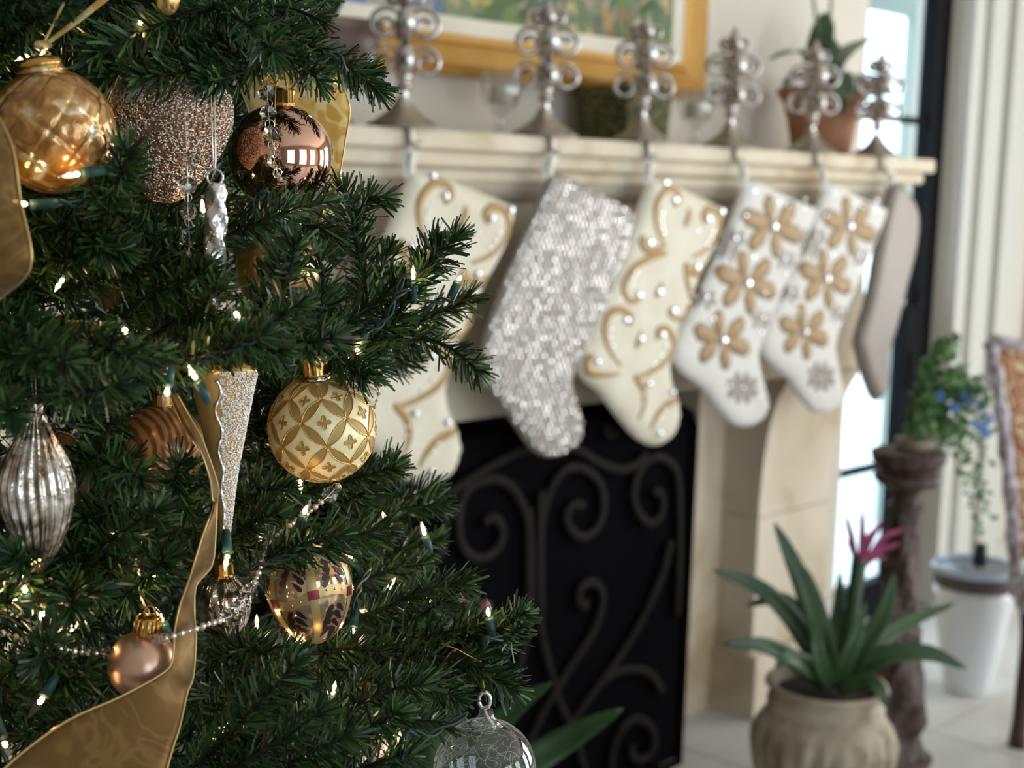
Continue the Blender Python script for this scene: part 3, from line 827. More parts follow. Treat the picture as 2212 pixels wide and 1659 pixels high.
# terracotta pot with orchid, right end
tc = onY(1772, 325, 2.235); tc[2] = SHELF
tp = thing('orchid_pot', 'terracotta pot with a leafy orchid at the right end of the shelf', 'potted orchid', tc)
part('pot', MB().lathe([(.078, 0), (.08, .003), (.084, .03), (.094, .09), (.108, .14), (.122, .160), (.126, .165), (.126, .18), (.117, .182), (.108, .165), (.09, .12), (.001, .11)], 40, c=tc), M['terracotta'], tp)
part('moss', MB().lathe([(.0005, .165), (.105, .158), (.105, .13)], 24, c=tc), M['soil'], tp)
def tpx(L_, Y): return [onY(x, y, Y) for x, y in L_]
for pts, w_, ys in [
    ([(1785, 190), (1770, 140), (1725, 112), (1665, 128)], .062, (2.22, 2.2, 2.19, 2.18)),
    ([(1778, 190), (1768, 130), (1778, 70), (1782, 28)], .072, (2.22, 2.22, 2.23, 2.24)),
    ([(1790, 190), (1815, 130), (1850, 100), (1905, 78)], .06, (2.22, 2.22, 2.24, 2.26)),
    ([(1790, 185), (1808, 158), (1822, 190), (1818, 245)], .062, (2.2, 2.14, 2.10, 2.095)),
    ([(1770, 195), (1745, 165), (1715, 172), (1695, 188)], .05, (2.22, 2.2, 2.17, 2.16)),
    ([(1795, 195), (1835, 165), (1860, 175), (1872, 192)], .05, (2.22, 2.24, 2.26, 2.27)),
    ([(1790, 190), (1800, 150), (1795, 100), (1790, 60)], .06, (2.24, 2.26, 2.28, 2.29))]:
    part('leaf', leafmesh([onY(x, y, Y) for (x, y), Y in zip(pts, ys)], w_), M['leaf_dark'], tp)
for x in (1757, 1796):
    b = onY(1778, 180, 2.22); q = onY(x, 0, 2.23)
    part('flower_stem', MB().tube(smooth([b, (b * .5 + q * .5) + (0.004, 0, 0), q, q + (q - b) * .8], 24), .0042, 8), M['leaf_dark'], tp)
    e = q + (q - b) * .8
    for k in range(4):
        cc = e - (q - b) * .12 * k + np.array([.02 * math.cos(k * 2.3), -.02, .01])
        mb = MB()
        for j in range(5):
            a = j * 2 * math.pi / 5
            mb.ball(cc + .018 * np.array([math.cos(a), 0, math.sin(a)]), .014, 8, 5, sz=(1, .25, 1))
        part('blossom', mb, M['white_felt'], tp)
# ------------------------------------------------------------------ urn with bromeliad
M['urn'] = mat('weathered_cast_stone', (0.42, 0.36, 0.27), 0.85)
noisy(M['urn'], [(0.3, (0.17, 0.13, 0.085)), (0.5, (0.31, 0.26, 0.19)), (0.75, (0.42, 0.37, 0.29))], 16, 5)
M['strap'] = mat('bromeliad_leaf', (0.04, 0.10, 0.03), 0.38)
noisy(M['strap'], [(0.3, (0.012, 0.036, 0.011)), (0.7, (0.034, 0.078, 0.022))], 8, 2)
M['bract'] = mat('magenta_bract', (0.30, 0.045, 0.13), 0.5)
M['wood'] = mat('carved_walnut', (0.10, 0.055, 0.035), 0.5)
noisy(M['wood'], [(0.3, (0.022, 0.012, 0.009)), (0.55, (0.062, 0.034, 0.024)), (0.8, (0.14, 0.09, 0.065))], 40, 5)
bump_noise(M['wood'], 55, .9, .008)
UD = 3.0
uc = at(1786, 1475, UD); rimz = uc[2]; uc[2] = 0
ur = thing('urn_planter', 'fluted stone urn planted with a magenta bromeliad beside the fireplace', 'potted bromeliad', uc)
S_ = UD / F
pr = [(.085, 0), (.085, .03), (.07, .045), (.05, .07), (.05, .10), (.075, .13)]
z0 = rimz
body = [(.105, z0 - .26), (.128, z0 - .20), (.138, z0 - .15), (.142, z0 - .115), (.138, z0 - .085), (.125, z0 - .068), (.116, z0 - .058), (.118, z0 - .048), (.118, z0 - .035), (.112, z0 - .028), (.116, z0 - .012), (.124, z0 - .004), (.122, z0 + .002), (.108, z0), (.10, z0 - .03), (.001, z0 - .035)]
part('body', MB().lathe(pr + body, 72, c=uc, mod=lambda a, i, z: 1 + (.15 * np.abs(np.cos(11 * a)) - .09 if .13 < z < rimz - .09 else 0)), M['urn'], ur)
part('soil', MB().lathe([(.0005, rimz - .02), (.103, rimz - .022), (.103, rimz - .04)], 24, c=uc), M['soil'], ur)
base = at(1800, 1478, UD)
def px_leaf(pts, w_, name, root, m_, d, cup=.25, prof=([0, .3, .7, .92, 1], [.8, 1, .74, .36, .03])):
    Q = [at(x, y, dd) for (x, y), dd in zip(pts, d)]
    part(name, leafmesh(Q, w_ * 1.3, up=-FH * .9 + UP * .45, n=18, cup=cup, prof=prof), m_, root)
lp = ([0, .3, .8, .95, 1], [.75, 1, .85, .55, .05])
for pts, w_, d in [
    ([(1790, 1480), (1720, 1350), (1640, 1270), (1540, 1232)], .034, (3.0, 2.98, 2.95, 2.92)),
    ([(1790, 1480), (1745, 1360), (1690, 1295), (1612, 1308)], .03, (3.0, 3.05, 3.1, 3.12)),
    ([(1795, 1480), (1755, 1330), (1715, 1220), (1672, 1128)], .036, (3.0, 3.0, 3.0, 3.0)),
    ([(1795, 1480), (1770, 1360), (1738, 1260), (1705, 1195)], .04, (3.0, 2.94, 2.9, 2.88)),
    ([(1785, 1485), (1720, 1430), (1650, 1395), (1562, 1392)], .032, (3.0, 2.95, 2.9, 2.86)),
    ([(1805, 1480), (1860, 1400), (1910, 1320), (1932, 1235)], .034, (3.0, 2.97, 2.95, 2.95)),
    ([(1810, 1480), (1900, 1420), (2000, 1410), (2090, 1445)], .034, (3.0, 2.98, 2.97, 2.97)),
    ([(1805, 1480), (1880, 1400), (1960, 1345), (2070, 1300)], .03, (3.0, 3.08, 3.15, 3.2)),
    ([(1800, 1480), (1800, 1400), (1810, 1330), (1815, 1230)], .03, (3.0, 3.03, 3.05, 3.06)),
    ([(1795, 1485), (1775, 1440), (1765, 1400), (1760, 1330)], .026, (2.95, 2.9, 2.88, 2.9)),
    ([(1805, 1485), (1830, 1420), (1850, 1370), (1870, 1300)], .026, (2.95, 2.92, 2.92, 2.95)),
    ([(1810, 1490), (1870, 1470), (1900, 1490), (1915, 1530)], .026, (2.95, 2.92, 2.9, 2.9)),
    ([(1795, 1485), (1750, 1440), (1700, 1420), (1675, 1445)], .028, (2.98, 2.9, 2.86, 2.85)),
    ([(1800, 1480), (1770, 1390), (1750, 1330), (1735, 1240)], .034, (3.05, 3.1, 3.14, 3.16))]:
    px_leaf(pts, w_, 'leaf', ur, M['strap'], d)
part('flower_stem', MB().tube(smooth([at(1805, 1480, 3.0), at(1830, 1380, 3.0), at(1845, 1290, 3.0), at(1858, 1200, 3.0)], 20), np.linspace(.012, .016, 20), 8), M['strap'], ur)
for tip, mid in [((1863, 1098), (1862, 1160)), ((1907, 1122), (1880, 1165)), ((1958, 1138), (1905, 1165)), ((1946, 1172), (1900, 1190)), ((1826, 1110), (1840, 1165)), ((1830, 1165), (1843, 1190)), ((1890, 1140), (1872, 1170)), ((1915, 1205), (1885, 1205))]:
    bd = 2.98 + rng.uniform(-.03, .05)
    px_leaf([(1855, 1235), mid, ((mid[0] * .4 + tip[0] * .6), (mid[1] * .4 + tip[1] * .6)), tip], .0105, 'bract', ur, M['bract'], (3.0, bd, bd, bd), prof=([0, .35, .7, 1], [.6, 1, .7, .03]))

# second bromeliad standing before the fire screen, behind the tree
bd_ = 2.35
bc = at(930, 1830, bd_); bc[2] = 0
b2 = thing('bromeliad_pot', 'low bromeliad with a pink flower standing before the fire screen', 'potted bromeliad', bc)
zz = at(930, 1760, bd_)[2]
part('pot', MB().lathe([(.09, 0), (.1, .02), (.11, zz * .5), (.13, zz), (.115, zz), (.1, zz - .03), (.001, zz - .035)], 32, c=bc), M['urn'], b2)
for pts, w_ in [([(930, 1790), (1080, 1690), (1220, 1600), (1345, 1530)], .042), ([(930, 1790), (1030, 1620), (1110, 1530), (1190, 1475)], .032), ([(925, 1790), (960, 1640), (970, 1560), (985, 1470)], .055),
                ([(920, 1790), (900, 1650), (880, 1560), (850, 1480)], .05), ([(910, 1790), (820, 1680), (740, 1620), (660, 1620)], .045), ([(935, 1790), (1010, 1720), (1100, 1700), (1200, 1740)], .04), ([(925, 1790), (930, 1600), (925, 1520), (900, 1430)], .05)]:
    px_leaf(pts, w_, 'leaf', b2, M['strap'], (bd_, bd_ + rng.uniform(-.04, .04), bd_, bd_ - .02))
part('flower_stem', MB().tube(smooth([at(930, 1790, bd_), at(970, 1560, bd_), at(1000, 1370, bd_)], 16), .01, 8), M['strap'], b2)
for tip in [(1060, 1300), (1045, 1345), (985, 1285), (950, 1320), (1010, 1290), (930, 1360), (1035, 1390)]:
    px_leaf([(1000, 1400), (1000 + (tip[0] - 1000) * .35, 1390 + (tip[1] - 1390) * .5), (1000 + (tip[0] - 1000) * .75, 1390 + (tip[1] - 1390) * .85), tip], .03, 'bract', b2, M['bract'], [bd_] * 4, prof=([0, .35, .7, 1], [.6, 1, .7, .03]))

# ------------------------------------------------------------------ carved pedestal with fern
PD = 3.4
pc = at(1965, 960, PD); ptop = pc[2] - .012; pc[2] = 0
k = PD / F
pd = thing('carved_pedestal', 'dark carved wood pedestal column right of the urn', 'pedestal', pc)
zt = ptop
prof = [(.12, 0), (.12, .05), (.10, .06), (.085, .09), (.095, .12), (.07, .15), (.06, .18), (.075, .22), (.078, .27), (.066, .33), (.05, .38), (.052, .42), (.044, .45), (.040, .55), (.033, .65), (.030, zt - .14), (.029, zt - .10), (.034, zt - .092), (.060, zt - .084), (.074, zt - .072), (.074, zt - .058), (.060, zt - .05), (.064, zt - .042), (.080, zt - .03), (.082, zt - .012), (.074, zt), (.0005, zt)]
pf = []
for a, b in zip(prof[:-1], prof[1:]):
    for t in np.linspace(0, 1, 6)[:-1]: pf.append((a[0] * (1 - t) + b[0] * t, a[1] * (1 - t) + b[1] * t))
pf.append(prof[-1])
part('shaft', MB().lathe(pf, 48, c=pc, mod=lambda a, i, z: 1 + (.10 * np.cos(4 * a + z * 26) + .05 * np.cos(9 * a - z * 60) if z < zt - .13 else .03 * np.cos(12 * a))), M['wood'], pd)
for z, r in ((zt - .005, .086), (zt - .062, .076), (zt - .13, .042), (.44, .056), (.13, .1)):
    part('turned_ring', MB().lathe([(r * .9, -.008), (r, -.004), (r, .004), (r * .9, .008)], 40, c=pc + (0, 0, z - .004)), M['wood'], pd)
M['fern'] = mat('fern_frond', (0.10, 0.21, 0.10), 0.55)
noisy(M['fern'], [(0.3, (0.05, 0.15, 0.05)), (0.7, (0.16, 0.28, 0.09))], 14, 2)
M['blue_bloom'] = mat('blue_bloom', (0.12, 0.27, 0.60), 0.6)
fc = pc + np.array([0.02, 0, zt])
fn = thing('flowering_fern', 'airy green fern with small blue flowers on the carved pedestal', 'potted fern', fc)
part('pot', MB().lathe([(.035, 0), (.04, .006), (.043, .02), (.044, .024), (.038, .024), (.035, .014), (.001, .012)], 24, c=fc), M['urn'], fn)
fr_ = np.random.default_rng(5)
tips = [(1975, 905), (1990, 940), (2010, 860), (2000, 800), (2035, 740), (2070, 735), (2080, 800), (2050, 850), (2085, 870), (2110, 850), (2130, 880), (2140, 930), (2100, 940), (2060, 930), (2030, 900), (2040, 950), (2090, 905), (2120, 820), (2150, 860), (1965, 925), (1985, 870), (2005, 900), (2020, 930), (2045, 900), (2015, 830), (2060, 820), (2055, 770), (2075, 955), (2095, 850), (2030, 880), (2110, 900), (2130, 1060), (2115, 1150), (2140, 1120), (2145, 1010)]
for ti, tipx in enumerate(tips):
    d = PD + fr_.uniform(-.1, .1)
    tip = at(tipx[0], tipx[1], d)
    b = fc + (0, 0, .022)
    mid = (b + tip) / 2 + np.array([0, 0, .05 + .04 * fr_.random()])
    Q = smooth([b, mid, tip], 20)
    fo = part('frond', MB().tube(Q, np.linspace(.0016, .0006, 20), 4), M['fern'], fn)
    lv = MB()
    for i in range(5, 20):
        for s in (-1, 1, 1):
            dirv = norm(np.cross(Q[i] - Q[i - 1], (fr_.normal(), fr_.normal(), 1.0)) * s + fr_.normal(0, .4, 3))
            l = fr_.uniform(.013, .026)
            a0 = Q[i]; sd = norm(np.cross(dirv, fr_.normal(0, 1, 3))) * l * .36
            lv.add([a0, a0 + dirv * l * .5 + sd, a0 + dirv * l, a0 + dirv * l * .5 - sd], [(0, 1, 2, 3)])
    part('leaflets', lv, M['fern'], fo, False, kind='stuff')
for x, y in [(2110, 845), (2095, 870), (2118, 875), (2085, 850), (2105, 915), (2120, 925), (2135, 905), (2060, 880), (2028, 855), (2130, 935)]:
    p = at(x, y, PD - .03); mb = MB()
    for j in range(5):
        a = j * 2 * math.pi / 5; mb.ball(p + .008 * (RT * math.cos(a) + UP * math.sin(a)), .007, 6, 4, sz=(1, 1, .6))
    part('blossom', mb, M['blue_bloom'], fn)

# ------------------------------------------------------------------ white drum stool and dark jar on it
M['white_ceramic'] = mat('white_glazed_ceramic', (0.74, 0.76, 0.78), 0.18, coat=.4)
M['dark_band'] = mat('woven_dark_band', (0.10, 0.085, 0.08), 0.7); bump_noise(M['dark_band'], 260, .8, .003)
M['grey_top'] = mat('grey_glass_top', (0.22, 0.24, 0.27), 0.12)
M['blue_rim'] = mat('blue_white_rim', (0.45, 0.55, 0.70), 0.2)
M['black_jar'] = mat('black_glass', (0.012, 0.02, 0.028), 0.12)
WD = 4.35
wc = at(2092, 1440, WD); wc[2] = 0
wt = at(2092, 1212, WD)[2]
k = WD / F
ws = thing('drum_stool', 'white glazed drum stool with a dark woven band, behind the pedestal', 'stool', wc)
part('body', MB().lathe([(.066, 0), (.07, .01), (.095, .15), (.112, wt - .09), (.114, wt - .06), (.001, wt - .06)], 40, c=wc), M['white_ceramic'], ws)
part('band', MB().lathe([(.112, wt - .06), (.116, wt - .058), (.118, wt - .022), (.113, wt - .02)], 40, c=wc), M['dark_band'], ws)
part('rim', MB().lathe([(.112, wt - .02), (.122, wt - .018), (.125, wt - .004), (.118, wt + .004), (.112, wt), (.112, wt - .02)], 40, c=wc), M['blue_rim'], ws)
part('top', MB().lathe([(.112, wt - .02), (.112, wt - .004), (.0005, wt - .004)], 40, c=wc), M['grey_top'], ws)
jc = wc + np.array([.02, .0, wt - .004])
jr = thing('black_jar', 'small black glass jar on the white drum stool', 'jar', jc)
part('body', MB().lathe([(.018, 0), (.02, .004), (.021, .042), (.018, .048), (.001, .049)], 20, c=jc), M['black_jar'], jr)
part('lid', MB().lathe([(.0185, .049), (.019, .051), (.019, .062), (.016, .065), (.0005, .065)], 20, c=jc), M['black_jar'], jr)

# ------------------------------------------------------------------ carved chair at the right edge
M['chair_cloth'] = mat('rust_damask', (0.36, 0.16, 0.07), 0.75)
cmx = M['chair_cloth']; c_ = coords(cmx, (1, 1, 1)); wv = N(cmx, 'ShaderNodeTexNoise', Scale=13.0, Detail=0.5, Distortion=2.5)
L(cmx, c_, 'Vector', wv, 'Vector')
r_ = ramp(cmx, wv, 'Fac', [(.44, (.32, .13, .055)), (.48, (.66, .50, .33)), (.54, (.66, .50, .33)), (.58, (.34, .14, .06))]); L(cmx, r_, 'Color', P(cmx), 'Base Color')
M['limed'] = mat('limed_carved_wood', (0.42, 0.36, 0.40), 0.5)
noisy(M['limed'], [(0.35, (0.16, 0.10, 0.10)), (0.6, (0.50, 0.46, 0.52))], 35, 4)
M['mahogany'] = mat('dark_mahogany', (0.035, 0.012, 0.008), 0.3, coat=.3)
CD = 3.95
leg0 = at(2186, 1590, CD); leg0[2] = 0
ch = thing('dining_chair', 'high-back chair in rust patterned fabric with pale carved frame at right edge', 'chair', leg0)
ux = norm(RT * 0.9 + FH * 0.25); uy = norm(np.cross(UP, ux))
def cw(a, b, z): return leg0 + ux * a + uy * b + UP * z
top = at(2135, 735, CD)[2]
W_ = .5
# back: left stile follows the photograph's lean
lean = [at(2196, 1290, CD), at(2184, 1080, CD), at(2164, 900, CD), at(2140, 738, CD)]
ctr = [cw(.24, 0, .40), cw(.24, 0, .62), cw(.24, 0, .85), cw(.24, 0, top + .06)]
def mir(p):
    v = p - leg0; a = v @ ux
    return p + ux * (2 * (.24 - a))
Lc = smooth(lean, 24); Rc = np.array([mir(p) for p in Lc])
part('stile', MB().tube(Lc, .02 + .004 * np.sin(np.arange(24) * 1.7), 8), M['limed'], ch)
part('stile', MB().tube(Rc, .02 + .004 * np.sin(np.arange(24) * 1.7), 8), M['limed'], ch)
crest = smooth([Lc[-1], Lc[-1] * .75 + Rc[-1] * .25 - UP * .012, (Lc[-1] + Rc[-1]) / 2 + UP * .07, Lc[-1] * .25 + Rc[-1] * .75 - UP * .012, Rc[-1]], 30)
part('crest_rail', MB().tube(crest, .022, 8), M['limed'], ch)
G = np.zeros((20, 16, 3))
for i in range(20):
    for j in range(16):
        t = j / 15
        p = Lc[min(23, i + 3)] * (1 - t) + Rc[min(23, i + 3)] * t
        b = .03 * math.sin(math.pi * t) * math.sin(math.pi * (i + 1) / 21)
        crown = (.05 * math.sin(math.pi * t) ** 2) * max(0, (i - 12) / 7) ** 2
        G[i, j] = p - uy * (b - .004) + UP * crown
part('back_cushion', MB().grid(G, .03), M['chair_cloth'], ch)
seat = MB(); zs_ = .47
Gs = np.zeros((12, 14, 3))
for i in range(12):
    for j in range(14):
        a = i / 11; b = j / 13
        Gs[i, j] = cw(-.02 + .52 * a, -.03 - .48 * b, zs_ + .035 * math.sin(math.pi * a) ** .5 * math.sin(math.pi * b) ** .5)
part('seat_cushion', MB().grid(Gs, .04), M['chair_cloth'], ch)
sr = [cw(-.03, -.02, .43), cw(.51, -.02, .43), cw(.51, -.52, .43), cw(-.03, -.52, .43)]
for a, b in zip(sr, sr[1:] + sr[:1]):
    part('seat_rail', MB().tube(smooth([a, (a + b) / 2 - UP * .012, b], 16), .026, 8, hint=(0, 0, 1), flat=1.3), M['limed'], ch)
for i, (a, b) in enumerate(((0, -.03), (.48, -.03), (.48, -.5), (0, -.5))):
    lg = smooth([cw(a, b, .40), cw(a + .006, b, .28), cw(a, b, .12), cw(a - .004, b, .0)], 14)
    lg[-1][2] = 0.0
    part('leg', MB().tube(lg, np.interp(np.linspace(0, 1, 14), [0, .2, .8, 1], [.03, .024, .02, .026]), 10), M['mahogany'], ch)
    part('knee_carving', MB().ball(cw(a, b, .40), .038, 10, 8, sz=(1, 1, 1.2)), M['limed'], ch)
# ------------------------------------------------------------------ Christmas tree
TX, TY = 0.573, 1.358
def RAD(z):
    return float(np.clip(.46 + .31 * (1.55 - z), .05, .63))
M['needle'] = mat('pvc_needle', (0.02, 0.06, 0.02), 0.36, spec=0.5)
nm = M['needle']
g_ = N(nm, 'ShaderNodeNewGeometry')
r_ = ramp(nm, g_, 'Random Per Island', [(0.0, (.010, .030, .009)), (.28, (.027, .072, .019)), (.56, (.046, .104, .026)), (.78, (.090, .152, .036)), (.89, (.022, .036, .020)), (.955, (.045, .024, .012)), (1.0, (.075, .04, .018))])
r_.color_ramp.interpolation = 'CONSTANT'
L(nm, r_, 'Color', P(nm), 'Base Color')
M['twig'] = mat('brown_wire_twig', (0.018, 0.018, 0.010), 0.8)
M['bark_pole'] = mat('green_steel_pole', (0.012, 0.03, 0.015), 0.5, metal=0.3)
tree = thing('christmas_tree', 'tall artificial Christmas tree with lights and ornaments at left', 'Christmas tree', (TX, TY, 0))
part('trunk', MB().tube(np.array([(TX, TY, 0.06), (TX, TY, 2.6)]), .022, 10), M['bark_pole'], tree)
for k in range(4):
    a = k * math.pi / 2 + .4
    part('stand_leg', MB().tube(smooth([(TX, TY, .16), (TX + .14 * math.cos(a), TY + .14 * math.sin(a), .12), (TX + .28 * math.cos(a), TY + .28 * math.sin(a), .012)], 10), .011, 8), M['bark_pole'], tree)

def needles_geo(Q, rg, dens=1500, ln=.024, wd=.0021, open_=1.0):
    """flat strip needles round a stem path Q -> verts, quads"""
    seg = np.linalg.norm(np.diff(Q, axis=0), axis=1); Ls = seg.sum()
    n = max(20, int(dens * Ls))
    cum = np.r_[0, np.cumsum(seg)] / Ls
    t = rg.random(n) ** 0.92
    t[: n // 14] = rg.uniform(.96, 1.0, n // 14)
    T, A, B = frames(Q)
    pos = np.stack([np.interp(t, cum, Q[:, k]) for k in range(3)], -1)
    Tt = np.stack([np.interp(t, cum, T[:, k]) for k in range(3)], -1)
    At = np.stack([np.interp(t, cum, A[:, k]) for k in range(3)], -1)
    Bt = np.stack([np.interp(t, cum, B[:, k]) for k in range(3)], -1)
    phi = rg.uniform(0, 2 * math.pi, n)
    R = np.cos(phi)[:, None] * At + np.sin(phi)[:, None] * Bt
    al = np.radians(rg.normal(58, 11, n)) * open_
    tipf = np.clip((t - .9) / .1, 0, 1)
    al *= 1 - .62 * tipf * rg.random(n)
    D = np.cos(al)[:, None] * Tt + np.sin(al)[:, None] * R
    Lg = ln * rg.uniform(.72, 1.12, n) * (1 - .25 * tipf)
    S = np.cross(D, R + rg.normal(0, .6, (n, 3))); S /= np.linalg.norm(S, axis=1, keepdims=True) + 1e-9
    Bend = Tt * rg.normal(.12, .12, n)[:, None] + rg.normal(0, .07, (n, 3))
    W = wd * rg.uniform(.75, 1.15, n)
    V = np.zeros((n, 6, 3))
    for k, (u, wv_) in enumerate(((0.0, .55), (.55, 1.0), (1.0, .75))):
        c = pos + D * (Lg * u)[:, None] + Bend * (Lg * u * u)[:, None]
        V[:, 2 * k] = c - S * (W * wv_ / 2)[:, None]; V[:, 2 * k + 1] = c + S * (W * wv_ / 2)[:, None]
    b = np.arange(n)[:, None] * 6
    Qd = np.concatenate([b + np.array([[0, 1, 3, 2]]), b + np.array([[2, 3, 5, 4]])], 0)
    return V.reshape(-1, 3), Qd
n_sprig = 0
def sprig(Q, rg, **kw):
    global n_sprig
    n_sprig += 1
    n = len(Q)
    b = part('branch', MB().tube(Q, np.linspace(.0026, .0010, n), 5), M['twig'], tree)
    V, Qd = needles_geo(Q, rg, **kw)
    o = quads_obj('needles', V, Qd, M['needle'], b)
    tag(o, kind='stuff')
trg = np.random.default_rng(23)
def hero(pts, d, dens=2500, ln=.0205):
    """pts: pixel path base->tip, d: camera depths"""
    Q = smooth(np.array([at(x, y, dd) for (x, y), dd in zip(pts, d)]), 22)
    sprig(Q, trg, dens=dens, ln=ln)

